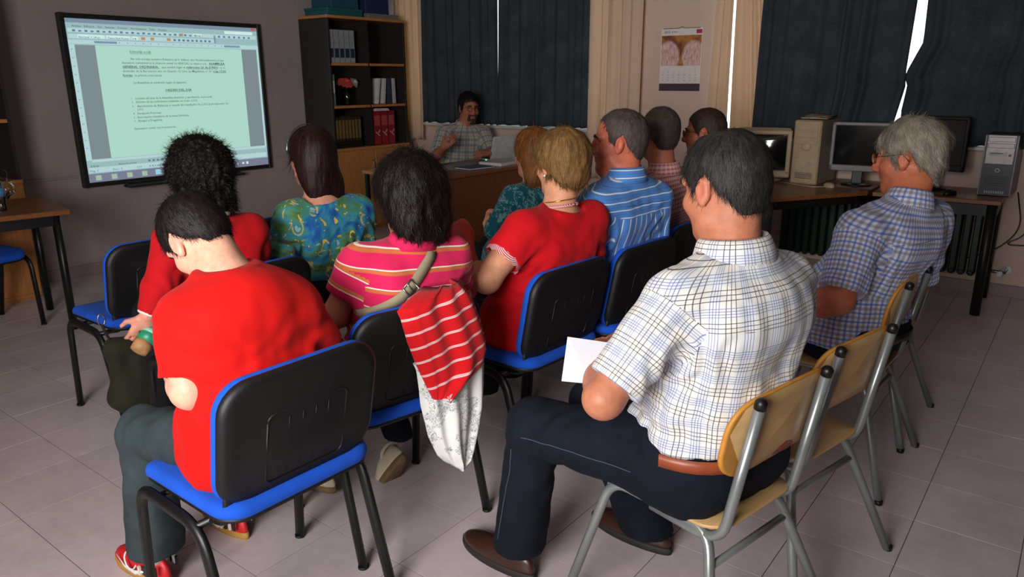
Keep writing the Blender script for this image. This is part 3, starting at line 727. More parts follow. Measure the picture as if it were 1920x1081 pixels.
M_steel = plain('silver_painted_tube', (150, 155, 155), .32, .55, var=.05)
M_ply = wood('beech_plywood', (198, 156, 102), (216, 178, 124), (10, 1.5, 10), .35, 4)
M_plyedge = plain('plywood_edge', (206, 140, 54), .5)
def school_chair():
    t = empty('school_chair')
    for s in (1, -1):
        MB().tube(fillet([(.30, s*.245, .0), (.195, s*.165, .425), (-.115, s*.15, .415), (-.25, s*.285, .0)], .06, 6), .0138, 10).build('leg_frame', M_steel, t)
        u = fillet([(.06, s*.155, .405), (-.155, s*.155, .395), (-.225, s*.150, .79)], .07, 6)
        p = MB().tube(u, .0138, 10).build('back_upright', M_steel, t)
        MB().lathe([(.0148, -.012), (.0148, .006), (.009, .013), (.0, .015)], (-.225, s*.150, .79), 10, M=RY(-.17)).build('end_cap', M_blk, p)
        for (x, y) in ((.30, .245), (-.25, .285)): MB().lathe([(.014, 0), (.0145, .016)], (x, s*y, 0), 10).build('foot_cap', M_blk, t)
    MB().tube([(-.14, -.178, .33), (-.14, .178, .33)], .0105, 10).build('cross_bar', M_steel, t); MB().tube([(.20, -.165, .405), (.20, .165, .405)], .0105, 10).build('cross_bar', M_steel, t)
    so = rrect(.37, .36, .075, 6, .015, 0)
    def smap(u, v, w):
        f = max(0, (u-.10)/.11); b = max(0, (-.10-u)/.08); return (u, v, .432+w-.03*f*f+.012*b*b+.10*(v*v))
    MB().pillow(so, [(0, -.005), (.5, -.005), (.99, -.005), (1, -.003), (1, .003), (.99, .005), (.5, .005), (0, .005)], smap).build('seat', M_ply, t)
    bo = rrect(.42, .21, .08, 7)
    def bmap(u, v, w): return (-.198+.9*u*u*.6-.17*v+w, u, .69+v)
    MB().pillow(bo, [(0, -.005), (.6, -.005), (.985, -.005), (1, -.003)], bmap).pillow(bo, [(.985, .005), (.6, .005), (0, .005)], bmap).build('backrest', M_ply, t)
    MB().pillow(bo, [(.97, -.0052), (1.006, -.0052), (1.01, 0), (1.006, .0052), (.97, .0052)], bmap).build('backrest_edge', M_plyedge, t)
    for s in (1, -1): MB().lathe([(.006, 0), (.006, .012), (.003, .015)], bmap(s*.14, .02, .004), 8, M=RY(PI/2)).build('bolt', M_metal, t)
    return t
SC = school_chair(); _f2 = [True]
def schair(x, y, ang, label):
    if _f2[0]: o = SC; _f2[0] = False
    else: o = copy_tree(SC)
    o.location = (x, y, 0); o.rotation_euler = (0, 0, math.radians(ang)); tag(o, label, 'chair', 'beech plywood chairs in the back row')
schair(-.690, 1.765, 168, 'plywood chair with silver legs under the man in the white checked shirt')
schair(-.635, 2.23, 167, 'empty plywood chair with silver legs between the two men in checked shirts')
schair(-.655, 3.02, 178, 'plywood chair with silver legs under the grey-haired man')
schair(-.675, 3.50, 178, 'silver-legged chair just beyond the grey-haired man')
# ============================================================ implicit-surface modeller (for people and cloth)
A_ = lambda p: np.array(p, np.float32)
def vnoise(P, seed=0):
    """smooth 3-D value noise in [-1,1], P (n,3)"""
    i = np.floor(P).astype(np.int64); f = (P-i); f = f*f*(3-2*f)
    def h(a, b, c):
        n = (a*374761393 + b*668265263 + c*2147483647 + seed*974634 ) & 0xffffffff
        n = ((n ^ (n >> 13))*1274126177) & 0xffffffff
        return ((n ^ (n >> 16)) & 0xffff)/32767.5-1
    r = 0
    for dx in (0, 1):
        for dy in (0, 1):
            for dz in (0, 1):
                w = (f[:, 0] if dx else 1-f[:, 0])*(f[:, 1] if dy else 1-f[:, 1])*(f[:, 2] if dz else 1-f[:, 2])
                r = r + w*h(i[:, 0]+dx, i[:, 1]+dy, i[:, 2]+dz)
    return r
class Sdf:
    def __init__(s, h): s.h = h; s.pr = []; s.cuts = []
    def cone(s, a, b, ra, rb, k=.02, n=None, fl=1.0, op=1):
        """round cone a->b; optional flattening by fl along unit axis n"""
        a, b = A_(a), A_(b); r = max(ra, rb)
        lo = np.minimum(a-ra, b-rb); hi = np.maximum(a+ra, b+rb)
        nn = None if n is None else A_(n)/np.linalg.norm(n)
        def f(X, Y, Z):
            qx, qy, qz = X-a[0], Y-a[1], Z-a[2]; ba = b-a
            if nn is not None:
                d = (qx*nn[0]+qy*nn[1]+qz*nn[2])*(fl-1); qx = qx+d*nn[0]; qy = qy+d*nn[1]; qz = qz+d*nn[2]
                ba = ba+float(ba@nn)*(fl-1)*nn
            L = float(ba@ba)+1e-12
            t = np.clip((qx*ba[0]+qy*ba[1]+qz*ba[2])/L, 0, 1)
            return np.sqrt((qx-t*ba[0])**2+(qy-t*ba[1])**2+(qz-t*ba[2])**2)-(ra+(rb-ra)*t)
        s.pr.append((op, k, lo, hi, f)); return f
    def ell(s, c, r, M=None, k=.02, op=1):
        c = A_(c); M = np.eye(3, dtype=np.float32) if M is None else np.array(M, np.float32); R = max(r)
        def f(X, Y, Z):
            qx, qy, qz = X-c[0], Y-c[1], Z-c[2]
            x = (qx*M[0, 0]+qy*M[1, 0]+qz*M[2, 0])/r[0]; y = (qx*M[0, 1]+qy*M[1, 1]+qz*M[2, 1])/r[1]; z = (qx*M[0, 2]+qy*M[1, 2]+qz*M[2, 2])/r[2]
            k0 = np.sqrt(x*x+y*y+z*z); k1 = np.sqrt((x/r[0])**2+(y/r[1])**2+(z/r[2])**2)
            return k0*(k0-1)/np.maximum(k1, 1e-6)
        s.pr.append((op, k, c-R, c+R, f)); return f
    def cut(s, fn): s.cuts.append(fn)   # keep where fn<0
    def cut_plane(s, p, n):             # remove the side the normal points to
        p, n = A_(p), A_(n)/np.linalg.norm(n); s.cut(lambda X, Y, Z: (X-p[0])*n[0]+(Y-p[1])*n[1]+(Z-p[2])*n[2])
    def mesh(s):
        h = s.h
        lo = np.min([p[2] for p in s.pr if p[0] > 0], axis=0)-3*h-.012; hi = np.max([p[3] for p in s.pr if p[0] > 0], axis=0)+3*h+.012
        N = np.ceil((hi-lo)/h).astype(int)+1
        F = np.full(N, .3, np.float32)
        ax = [lo[i]+h*np.arange(N[i], dtype=np.float32) for i in range(3)]
        for (op, k, a, b, f) in s.pr:
            i0 = np.maximum(0, np.floor((a-lo-k-2*h)/h).astype(int)); i1 = np.minimum(N, np.ceil((b-lo+k+2*h)/h).astype(int)+1)
            if (i1 <= i0).any(): continue
            sl = tuple(slice(i0[i], i1[i]) for i in range(3))
            d = f(ax[0][sl[0]][:, None, None], ax[1][sl[1]][None, :, None], ax[2][sl[2]][None, None, :])
            g = F[sl]
            if op > 0:
                t = np.clip(.5+.5*(g-d)/k, 0, 1); F[sl] = g+(d-g)*t-k*t*(1-t)
            else:
                t = np.clip(.5-.5*(g+d)/k, 0, 1); F[sl] = g+(-d-g)*t+k*t*(1-t)
        for c in s.cuts: F = np.maximum(F, c(ax[0][:, None, None], ax[1][None, :, None], ax[2][None, None, :]).astype(np.float32))
        return snets(F, lo, h)
def snets(F, lo, h):
    S_ = F < 0
    n = np.array(F.shape)-1
    cnt = np.zeros(n, np.int8)
    for a in (0, 1):
        for b in (0, 1):
            for c in (0, 1): cnt += S_[a:a+n[0], b:b+n[1], c:c+n[2]]
    I = np.argwhere((cnt > 0) & (cnt < 8))
    if len(I) == 0: return np.zeros((0, 3)), np.zeros((0, 4), int)
    ids = np.full(n, -1, np.int32); ids[I[:, 0], I[:, 1], I[:, 2]] = np.arange(len(I))
    C = {}
    for a in (0, 1):
        for b in (0, 1):
            for c in (0, 1): C[(a, b, c)] = F[I[:, 0]+a, I[:, 1]+b, I[:, 2]+c]
    acc = np.zeros((len(I), 3)); num = np.zeros(len(I))
    for p in C:
        for d in range(3):
            if p[d] == 0:
                q = list(p); q[d] = 1; q = tuple(q); va, vb = C[p], C[q]; m = (va < 0) != (vb < 0)
                t = np.where(m, va/np.where(m, va-vb, 1), 0)
                pos = np.tile(np.array(p, float), (len(I), 1)); pos[:, d] += t
                acc += pos*m[:, None]; num += m
    V = lo+h*(I+acc/num[:, None])
    Q = []
    for d in range(3):
        e, g = (d+1) % 3, (d+2) % 3
        sa = [slice(None)]*3; sb = [slice(None)]*3; sa[d] = slice(0, -1); sb[d] = slice(1, None)
        A, B = S_[tuple(sa)], S_[tuple(sb)]
        E = np.argwhere(A != B)
        E = E[(E[:, e] > 0) & (E[:, g] > 0) & (E[:, e] < n[e]) & (E[:, g] < n[g])]
        def cid(de, dg):
            J = E.copy(); J[:, e] -= de; J[:, g] -= dg; return ids[J[:, 0], J[:, 1], J[:, 2]]
        q = np.stack([cid(1, 1), cid(0, 1), cid(0, 0), cid(1, 0)], 1)
        fl = B[E[:, 0], E[:, 1], E[:, 2]]
        q[fl] = q[fl][:, ::-1]
        Q.append(q)
    Q = np.concatenate(Q); Q = Q[(Q >= 0).all(1)]
    return V, Q
def vnormals(V, Q):
    fn = np.cross(V[Q[:, 2]]-V[Q[:, 0]], V[Q[:, 3]]-V[Q[:, 1]])
    N = np.zeros_like(V)
    for k in range(4): np.add.at(N, Q[:, k], fn)
    return N/np.maximum(np.linalg.norm(N, axis=1), 1e-9)[:, None]
def relax(V, Q, it=1, lam=.5):
    for _ in range(it):
        S2 = np.zeros_like(V); c = np.zeros(len(V))
        for k in range(4):
            np.add.at(S2, Q[:, k], V[Q[:, (k+1) % 4]]+V[Q[:, (k+3) % 4]]); np.add.at(c, Q[:, k], 2)
        V = V*(1-lam)+lam*S2/np.maximum(c, 1)[:, None]
    return V
def unit(v): v = np.array(v, float); return v/max(1e-9, np.linalg.norm(v))
def place_obj(o, base):
    """geometry is in world units: shift so that the object's origin stands at base"""
    b = np.array(base, float)
    if o.type == 'MESH':
        me = o.data; n = len(me.vertices); co = np.empty(n*3, np.float32); me.vertices.foreach_get('co', co)
        me.vertices.foreach_set('co', (co.reshape(-1, 3)-b).astype(np.float32).ravel()); me.update()

# ------------------------------------------------------------ limb-wise cloth coordinates
class Chart:
    """gives pattern coordinates (metres) on a garment: torso wrapped round the spine, sleeves round the arm"""
    def __init__(s, spine, fwd, a=.19, b=.12):
        s.sp = [np.array(p, float) for p in spine]; s.f = unit(fwd); s.limbs = []; s.a = a; s.b = b
        t = np.linspace(-PI, PI, 721); ds = np.sqrt((a*np.cos(t))**2+(b*np.sin(t))**2); s.tt = t; s.arc = np.concatenate([[0], np.cumsum((ds[1:]+ds[:-1])/2*(t[1]-t[0]))]); s.arc -= s.arc[360]
        s.up = unit(s.sp[-1]-s.sp[0]); s.f = unit(s.f-s.up*(s.f@s.up)); s.l = np.cross(s.up, s.f)
    def limb(s, a, b, r, armhole=.03): s.limbs.append((np.array(a, float), np.array(b, float), r, armhole))
    def torso(s, P):
        best = np.full(len(P), 9e9); v = np.zeros(len(P)); cen = np.zeros_like(P); acc = 0
        for i in range(len(s.sp)-1):
            a, b = s.sp[i], s.sp[i+1]; ba = b-a; L = np.linalg.norm(ba)
            t = (P-a)@ba/L**2
            lo = -9 if i == 0 else 0; hi = 9 if i == len(s.sp)-2 else 1
            t = np.clip(t, lo, hi); c = a+t[:, None]*ba; d = np.linalg.norm(P-c, axis=1); m = d < best
            best[m] = d[m]; v[m] = (acc+t*L)[m]; cen[m] = c[m]; acc += L
        q = P-cen; th = np.arctan2((q@s.l)/s.a, -(q@s.f)/s.b)
        return th, v
    def limbuv(s, P, L):
        a, b, r, _ = L; ba = b-a; n = np.linalg.norm(ba); e = ba/n; v = (P-a)@e
        q = P-a-v[:, None]*e; ref = unit(np.cross(e, np.cross(-s.f if abs(e@s.f) < .9 else s.up, e))); w = np.cross(e, ref)
        return np.arctan2(q@w, q@ref), v
    def uv(s, V, Q):
        C = V[Q].mean(1); reg = np.zeros(len(Q), int)
        for i, (a, b, r, ah) in enumerate(s.limbs):
            ba = b-a; L = np.linalg.norm(ba); t = (C-a)@ba/L; tc = np.clip(t, 0, L); d = np.linalg.norm(C-a-(tc/L)[:, None]*ba, axis=1)
            reg[(d < r*1.5) & (t > ah)] = i+1
        UV = np.zeros((len(Q), 4, 2))
        for i in range(len(s.limbs)+1):
            m = np.where(reg == i)[0]
            if len(m) == 0: continue
            fn = s.torso if i == 0 else (lambda P, L=s.limbs[i-1]: s.limbuv(P, L))
            tc, _ = fn(C[m])
            for k in range(4):
                th, v = fn(V[Q[m, k]]); th = th-2*PI*np.round((th-tc)/(2*PI))
                if i == 0:
                    w = np.round(th/(2*PI)); u = np.interp(th-2*PI*w, s.tt, s.arc)+w*2*s.arc[-1]
                    u = np.interp(np.clip(th, -PI, PI), s.tt, s.arc)+(th-np.clip(th, -PI, PI))*s.b
                    UV[m, k, 0] = u; UV[m, k, 1] = v
                else: UV[m, k, 0] = th*s.limbs[i-1][2]+10*i; UV[m, k, 1] = v+10
        return UV.reshape(-1, 2), reg
# ============================================================ people
def skin_mat(name, rgb):
    if name in _cache: return _cache[name]
    t = NT(name); o = t.obj(); c = lin(*rgb); n = t.noise(o, 35, 4, .6); n2 = t.noise(o, 420, 2)
    col = t.ramp(n, [(.3, (c[0]*.86, c[1]*.78, c[2]*.76, 1)), (.7, (min(1, c[0]*1.08), c[1]*1.06, c[2]*1.05, 1))])
    at = t.new('ShaderNodeAttribute', attribute_name='tint')
    col = t.mix(1.0, col, at.outputs['Color'], 'MULTIPLY')
    t.bump(t.math('ADD', n2, t.noise(o, 120, 2)), .15, .002)
    t.set(t.b.inputs['Subsurface Weight'], .06); t.set(t.b.inputs['Subsurface Radius'], (.01, .004, .002))
    _cache[name] = t.fin(col, .48, spec=.4); return _cache[name]
def hair_mat(name, dark, light, scale=(1, 1, 1), rough=.38, patch=None):
    if name in _cache: return _cache[name]
    t = NT(name); o = t.obj()
    n = t.noise(o, 260, 3, .7); n2 = t.noise(o, 28, 3)
    ri = t.new('ShaderNodeAttribute', attribute_name='rnd').outputs['Fac']
    f = t.math('ADD', t.math('MULTIPLY', n, .35), t.math('ADD', t.math('MULTIPLY', n2, .35), t.math('MULTIPLY', ri, .3)))
    col = t.ramp(f, [(.25, lin(*dark)), (.62, lin(*light))])
    t.bump(n, .5, .003)
    _cache[name] = t.fin(col, rough+.12, spec=.25); return _cache[name]
def head_rot(yaw, pitch=0, roll=0):
    return np.array(Matrix.Rotation(math.radians(yaw), 3, 'Z') @ Matrix.Rotation(math.radians(pitch), 3, 'Y') @ Matrix.Rotation(math.radians(roll), 3, 'X'))
def add_attr(me, name, arr):
    a = me.attributes.new(name, 'FLOAT', 'POINT'); a.data.foreach_set('value', np.asarray(arr, np.float32))
def add_tint(me, arr):
    a = me.attributes.new('tint', 'FLOAT_COLOR', 'POINT'); c = np.ones((len(arr), 4), np.float32); c[:, :3] = arr; a.data.foreach_set('color', c.ravel())

def head_prims(s, hc, R, k, fat=1.0, age=0.0):
    """face, skull, ears; head frame x forward, y left, z up"""
    T = lambda p: hc + R @ (np.array(p)*k)
    E = lambda c, r, kk=.02, op=1, M=None: s.ell(T(c), [q*k for q in r], R if M is None else R @ M, kk, op)
    C_ = lambda a, b, ra, rb, kk=.01, op=1: s.cone(T(a), T(b), ra*k, rb*k, kk, op=op)
    E((-.012, 0, .035), (.098, .077, .088)); E((.030, 0, -.040), (.064, .062*fat, .082), .03)
    C_((.02, .045*fat, -.075), (.066, .016, -.100), .022, .022, .025); C_((.02, -.045*fat, -.075), (.066, -.016, -.100), .022, .022, .025)
    E((.068, 0, -.100), (.022, .024, .020), .02)
    for y in (1, -1):
        E((.052, y*.040, -.028), (.034, .028*fat, .026), .02)
        C_((.082, y*.012, .024), (.070, y*.050, .026), .011, .010, .014)
        E((.083, y*.032, .006), (.013, .016, .010), .010, -1)
        E((.100, y*.013, -.036), (.011, .009, .009), .008)
        Me = np.array(Matrix.Rotation(y*.35, 3, 'Z') @ Matrix.Rotation(-.2, 3, 'Y'))
        E((-.004, y*.080, -.004), (.019, .0085, .033), .006, 1, Me); E((.000, y*.0895, -.002), (.010, .006, .020), .004, -1, Me); E((.004, y*.079, -.030), (.009, .007, .011), .006)
    C_((.088, 0, .020), (.113, 0, -.030), .008, .0125, .014); E((.110, 0, -.034), (.011, .012, .009), .008)
    E((.083, 0, -.052), (.014, .030, .012), .012); E((.083, 0, -.067), (.013, .025, .010), .010)
    C_((.101, .022, -.0595), (.101, -.022, -.0595), .0035, .0035, .004, -1)
    E((.022, 0, -.105), (.045, .040*fat, .025), .03)

STY = {}
def zl_short(front=.072, temple=.050, side=.012, back=-.075, burn=-.022):
    return [(0, front), (25, front-.004), (42, temple), (52, temple-.028), (60, burn), (70, burn), (76, side+.014), (95, side+.022), (110, side-.02), (128, -.035), (150, back), (180, back)]
def hair_local(style):
    """returns local mesh V,Q for a hair style dict"""
    s = Sdf(style.get('h', .0042)); t = style.get('thick', .010)
    s.ell((-.014, 0, .037), (.098+t, .078+t, .088+t), None, .02)
    if style.get('nape', True): s.ell((-.045, 0, -.02), (.056+t, .062+t*.6, .065), None, .03)
    for e in style.get('blobs', []): s.ell(e[0], e[1], None, e[2] if len(e) > 2 else .03)
    for e in style.get('locks', []): s.cone(e[0], e[1], e[2], e[3], .02)
    zl = style.get('zline')
    if zl:
        an = [a for a, _ in zl]; zz = [z for _, z in zl]
        def cut(X, Y, Z):
            th = np.degrees(np.abs(np.arctan2(Y+0*X, X+.012+0*Y)))
            base = np.interp(th, an, zz).astype(np.float32)
            jag = .004*np.sin(th*.9)+.003*np.sin(th*2.3+1)
            return (base+jag-Z)*.75
        s.cut(cut)
    fc = style.get('face')
    if fc: # open the face: ellipsoid removed in front
        s.ell(fc[0], fc[1], None, .012, -1)
    for e in style.get('bald', []): s.ell(e[0], e[1], None, .006, -1)
    V, Q = s.mesh()
    N = vnormals(V, Q); a = style.get('amp', .003); sc = style.get('freq', 60.)
    st = np.array(style.get('stretch', (1, 1, .45)))
    d = vnoise(V*sc*st, 3)+.6*vnoise(V*sc*2.1*st+7, 5)
    if style.get('curl'): d = d+1.2*np.abs(vnoise(V*style['curl'], 9))-.3
    V = V+N*(a*d)[:, None]
    return V, Q
def strands(V, Q, style, n, L, w, rng):
    """thin tapering locks lying on (or springing from) the hair surface: one mesh"""
    N = vnormals(V, Q); C = V[Q].mean(1); k = rng.integers(0, len(Q), n); P = C[k]; Nn = N[Q[k, 0]]
    crown = np.array(style.get('crown', (-.05, 0, .12))); away = P-crown
    g = style.get('gravity', .8)
    D = away/np.maximum(np.linalg.norm(away, axis=1), 1e-6)[:, None]*(1-g*.5)+np.array([0, 0, -g])
    D += np.array(style.get('comb', (0, 0, 0)))
    D = D-(D*Nn).sum(1)[:, None]*Nn; D += rng.normal(0, style.get('mess', .18), D.shape); D /= np.maximum(np.linalg.norm(D, axis=1), 1e-6)[:, None]
    ll = L*rng.uniform(.6, 1.3, n)[:, None]; lift = style.get('lift', .004)*rng.uniform(.3, 1.4, n)[:, None]
    sd = np.cross(D, Nn); ww = w*rng.uniform(.6, 1.4, n)[:, None]
    cz = style.get('coil', 0.0); ph = rng.uniform(0, 6.28, n)[:, None]
    rows = []; m = 5 if cz else 4
    for i in range(m):
        t = i/(m-1); c = P-Nn*.002+D*ll*t+Nn*lift*math.sin(PI*min(1, t*.8))*(1 if not cz else 1.6)
        c = c-Nn*(ll*t)**2/(2*style.get('curv', .12))
        if cz: c = c+sd*np.sin(ph+t*5.5)*cz*min(1, t*3)+Nn*np.cos(ph+t*5.5)*cz*style.get('spring', .15)
        wi = ww*(1-.85*t)
        rows += [c-sd*wi, c+sd*wi]
    VV = np.stack(rows, 1).reshape(-1, 3)
    base = (np.arange(n)*(2*m))[:, None]
    F = np.concatenate([base+np.array([[2*i, 2*i+1, 2*i+3, 2*i+2]]) for i in range(m-1)])
    rnd = np.repeat(rng.uniform(0, 1, n), 2*m)
    return VV, F, rnd

def hand_prims(s, wr, el, d, n, k=1.0, curl=.45, side=1):
    """palm + five fingers; d: pointing direction, n: direction the palm faces, side: +1 thumb toward w"""
    wr = np.array(wr); d = unit(d); n = unit(np.array(n)-d*(np.array(n)@d)); w = np.cross(n, d)*side
    s.cone(wr, wr+d*.03*k, .024*k, .026*k, .015, n, 1.35)
    s.cone(wr+d*.03*k+w*.016*k, wr+d*.082*k+w*.024*k, .022*k, .016*k, .012, n, 1.5); s.cone(wr+d*.03*k-w*.014*k, wr+d*.078*k-w*.024*k, .022*k, .015*k, .012, n, 1.5)
    for i, (o, L) in enumerate(((.030, .068), (.010, .078), (-.010, .072), (-.029, .056))):
        c = curl*(1+.12*i); b = wr+d*.082*k+w*o*k
        p1 = b+(d*math.cos(c)+n*math.sin(c))*L*.5*k; p2 = p1+(d*math.cos(2.1*c)+n*math.sin(2.1*c))*L*.5*k
        s.cone(b, p1, .0092*k, .0085*k, .003); s.cone(p1, p2, .0085*k, .007*k, .003)
    tb = wr+d*.028*k+w*.026*k; t1 = tb+(d*.62+w*.7+n*.35)*.042*k; t2 = t1+(d*.85+w*.25+n*.45)*.032*k
    s.cone(tb, t1, .014*k, .0105*k, .006); s.cone(t1, t2, .0105*k, .008*k, .003)

M_eye = plain('eye_white', (225, 218, 210), .25); M_iris = plain('eye_iris', (50, 34, 24), .2)
PEOPLE = {}
def person(label, yaw, hip, neck, head, shL, shR, elL=None, elR=None, wrL=None, wrR=None, knL=None, knR=None, anL=None, anR=None,
           skin=(205, 140, 112), shirt=None, sleeve=(.72, .72), hem=None, hemtilt=0.0, pants=None, pw=1.0, belly=1.0, chest=1.0, slump=0.0, waist=None, hair=None, hairm=None,
           nstr=3500, strL=.035, strW=.0011, fatface=1.0, handL=None, handR=None, collar=None, collar_mat=None, feet=None, shoe=None, size=1.0, fold=.004, eyes=True, hx=.0055, hs=.0075, brow=None, curlh=(.5, .5), shirt_name='shirt', yoke=.40, armr=1.0, seed=1, cr=1.0, sock=None, frac_seed=0):
    rg = np.random.default_rng(seed)
    a = math.radians(yaw); f = np.array([math.cos(a), math.sin(a), 0]); l = np.array([-math.sin(a), math.cos(a), 0]); z = np.array([0, 0, 1.])
    hip = np.array(hip, float); neck = np.array(neck, float); shL = np.array(shL, float); shR = np.array(shR, float)
    hc = np.array(head[0], float); Rh = head_rot(*head[1]); hk = head[2]
    D = lambda v, dflt: np.array(dflt if v is None else v, float)
    elL = D(elL, shL+f*.05+l*.04-z*.27*size); elR = D(elR, shR+f*.05-l*.04-z*.27*size)
    wrL = D(wrL, elL+f*.21-l*.07-z*.03); wrR = D(wrR, elR+f*.21+l*.07-z*.03)
    knL = D(knL, hip+f*.46*size+l*.13-z*.015); knR = D(knR, hip+f*.46*size-l*.13-z*.015)
    anL = D(anL, np.array([knL[0], knL[1], .10])+f*.02); anR = D(anR, np.array([knR[0], knR[1], .10])+f*.02)
    up = unit(neck-hip)
    Wp = hip+(neck-hip)*.36-f*slump+f*(.01+.10*(belly-1)); Cp = hip+(neck-hip)*.72-f*slump*.7+f*.05*(chest-1)
    # ---------------- body (one continuous mesh)
    s = Sdf(hx); head_prims(s, hc, Rh, hk, fatface)
    nb = hc+Rh @ (np.array([-.028, 0, -.055])*hk); s.cone(nb, neck-up*.01+f*.005, .054*hk*(.5+.5*fatface), .062*size, .03); s.cone(hc+Rh @ (np.array([.0, 0, -.07])*hk), neck+f*.02, .046*hk, .05*size, .03)
    g = size
    s.cone(hip+l*.08*g, hip-l*.08*g, .10*g, .10*g, .05); s.cone(Wp+l*.05*g, Wp-l*.05*g, .095*g*belly, .095*g*belly, .08); s.cone(Cp+l*.07*g, Cp-l*.07*g, .095*g*chest, .095*g*chest, .08)
    s.cone(neck-up*.04, shL-l*.02, .042*g, .046*g, .05); s.cone(neck-up*.04, shR+l*.02, .042*g, .046*g, .05)
    for (S0, E0, W0, hd, sd, cu) in ((shL, elL, wrL, handL, 1, curlh[0]), (shR, elR, wrR, handR, -1, curlh[1])):
        s.cone(S0, E0, .050*g*armr, .040*g*armr, .03); s.cone(E0, E0+(W0-E0)*.35, .039*g*armr, .042*g*armr, .03); s.cone(E0+(W0-E0)*.3, W0, .042*g*armr, .027*g, .025)
        if hd is None: hd = (unit(W0-E0)*.9+f*.3-z*.15, -z+.2*(-sd)*l)
        hand_prims(s, W0, E0, hd[0], hd[1], g, cu, sd)
    V, Q = s.mesh(); V = relax(V, Q, 1, .35)
    me = np_mesh('person', V, Q, skin_mat('skin_%d_%d_%d' % skin, skin))
    q = ((V-hc) @ Rh)/hk
    tint = np.ones((len(V), 3)); lip = np.exp(-((q[:, 2]+.0595)/.010)**2)*np.exp(-(q[:, 1]/.022)**2)*(q[:, 0] > .082)
    tint -= lip[:, None]*np.array([.12, .42, .38])
    rose = np.exp(-(((q[:, 0]-.085)/.03)**2+((np.abs(q[:, 1])-.035)/.022)**2+((q[:, 2]+.025)/.02)**2))+np.exp(-(((q[:, 0]-.115)/.015)**2+(q[:, 1]/.015)**2+((q[:, 2]+.032)/.015)**2))+.8*np.exp(-(((np.abs(q[:, 1])-.085)/.012)**2+((q[:, 2])/.035)**2))
    tint -= np.clip(rose, 0, 1)[:, None]*np.array([0, .22, .2]); add_tint(me, np.clip(tint, .2, 1))
    base = np.array([hip[0], hip[1], 0])
    body = link('person', me); place_obj(body, base); body.location = base; tag(body, label, 'person', 'people in the room')
    def child(name, me, lab=None, parent=None):
        o = link(name, me, parent or body); place_obj(o, base)
        if lab: o['label'] = lab
        return o
    ctx = dict(body=body, base=base, f=f, l=l, hip=hip, neck=neck, hc=hc, R=Rh, hk=hk, child=child, shL=shL, shR=shR, elL=elL, elR=elR, wrL=wrL, wrR=wrR, W=Wp, C=Cp, g=g)
    H = lambda p: hc+Rh @ (np.array(p)*hk)
    # ---------------- eyes, brows
    if eyes:
        for y in (1, -1):
            m = MB(); c = H((.0625, y*.032, .006))
            Mx = Matrix(Rh.tolist()) @ RY(PI/2)
            m.lathe([(.001, -.011*hk), (.008*hk, -.008*hk), (.0115*hk, 0), (.0095*hk, .006*hk), (.0058*hk, .0098*hk)], c, 12, 0, Mx); m.lathe([(.0058*hk, .0098*hk), (.003*hk, .0113*hk), (.0004, .0116*hk)], c, 12, 1, Mx)
            child('eye', m.mesh('eye', [M_eye, M_iris]))
            m = MB().tube([H((.0945, y*.012, .0235)), H((.0955, y*.026, .029)), H((.090, y*.042, .029)), H((.080, y*.054, .022))], [.003*hk, .0048*hk, .004*hk, .0015*hk], 6)
            child('eyebrow', m.mesh('eyebrow', brow or hairm))
            m = MB().tube([H((.0740, y*.019, .0090)), H((.0760, y*.031, .0135)), H((.0715, y*.045, .0095))], [.0022*hk, .0042*hk, .0022*hk], 6)
            child('eyelid', m.mesh('eyelid', skin_mat('skin_%d_%d_%d' % skin, skin)))
    # ---------------- hair
    if hair:
        Vh, Qh = hair_local(hair); Vw = hc+(Vh*hk) @ Rh.T
        mh = np_mesh('hair', Vw, Qh, hairm); add_attr(mh, 'rnd', np.full(len(Vw), .3)); ho = child('hair', mh)
        if nstr:
            VV, FF, rr = strands(Vh, Qh, hair, nstr, strL, strW, rg); VV = hc+(VV*hk) @ Rh.T
            ms = np_mesh('hair_strands', VV, FF, hairm); add_attr(ms, 'rnd', rr); so = child('hair_strands', ms, None, ho); so['kind'] = 'stuff'
    # ---------------- upper garment
    if shirt:
        s = Sdf(hs); o_ = .020*g
        s.cone(hip+l*.09*g+f*.01, hip-l*.09*g+f*.01, .108*g+o_*1.5, .108*g+o_*1.5, .05); s.cone(hip+f*.10+l*.07*g, hip+f*.10-l*.07*g, .11*g+o_, .11*g+o_, .05); s.cone(Wp+l*.06*g, Wp-l*.06*g, .098*g*belly+o_, .098*g*belly+o_, .09); s.cone(Cp+l*.08*g, Cp-l*.08*g, .098*g*chest+o_, .098*g*chest+o_, .08)
        s.cone(neck-up*.030, shL-l*.015, .062*g, .062*g+.006, .05); s.cone(neck-up*.030, shR+l*.015, .062*g, .062*g+.006, .05); s.cone(neck-up*.05, neck+up*.012, .07*g*cr, .066*g*cr, .03)
        if slump > .03: s.cone(Cp-f*.02+z*.05, neck-up*.06-f*.02, .10*g, .07*g, .08)
        ends = []
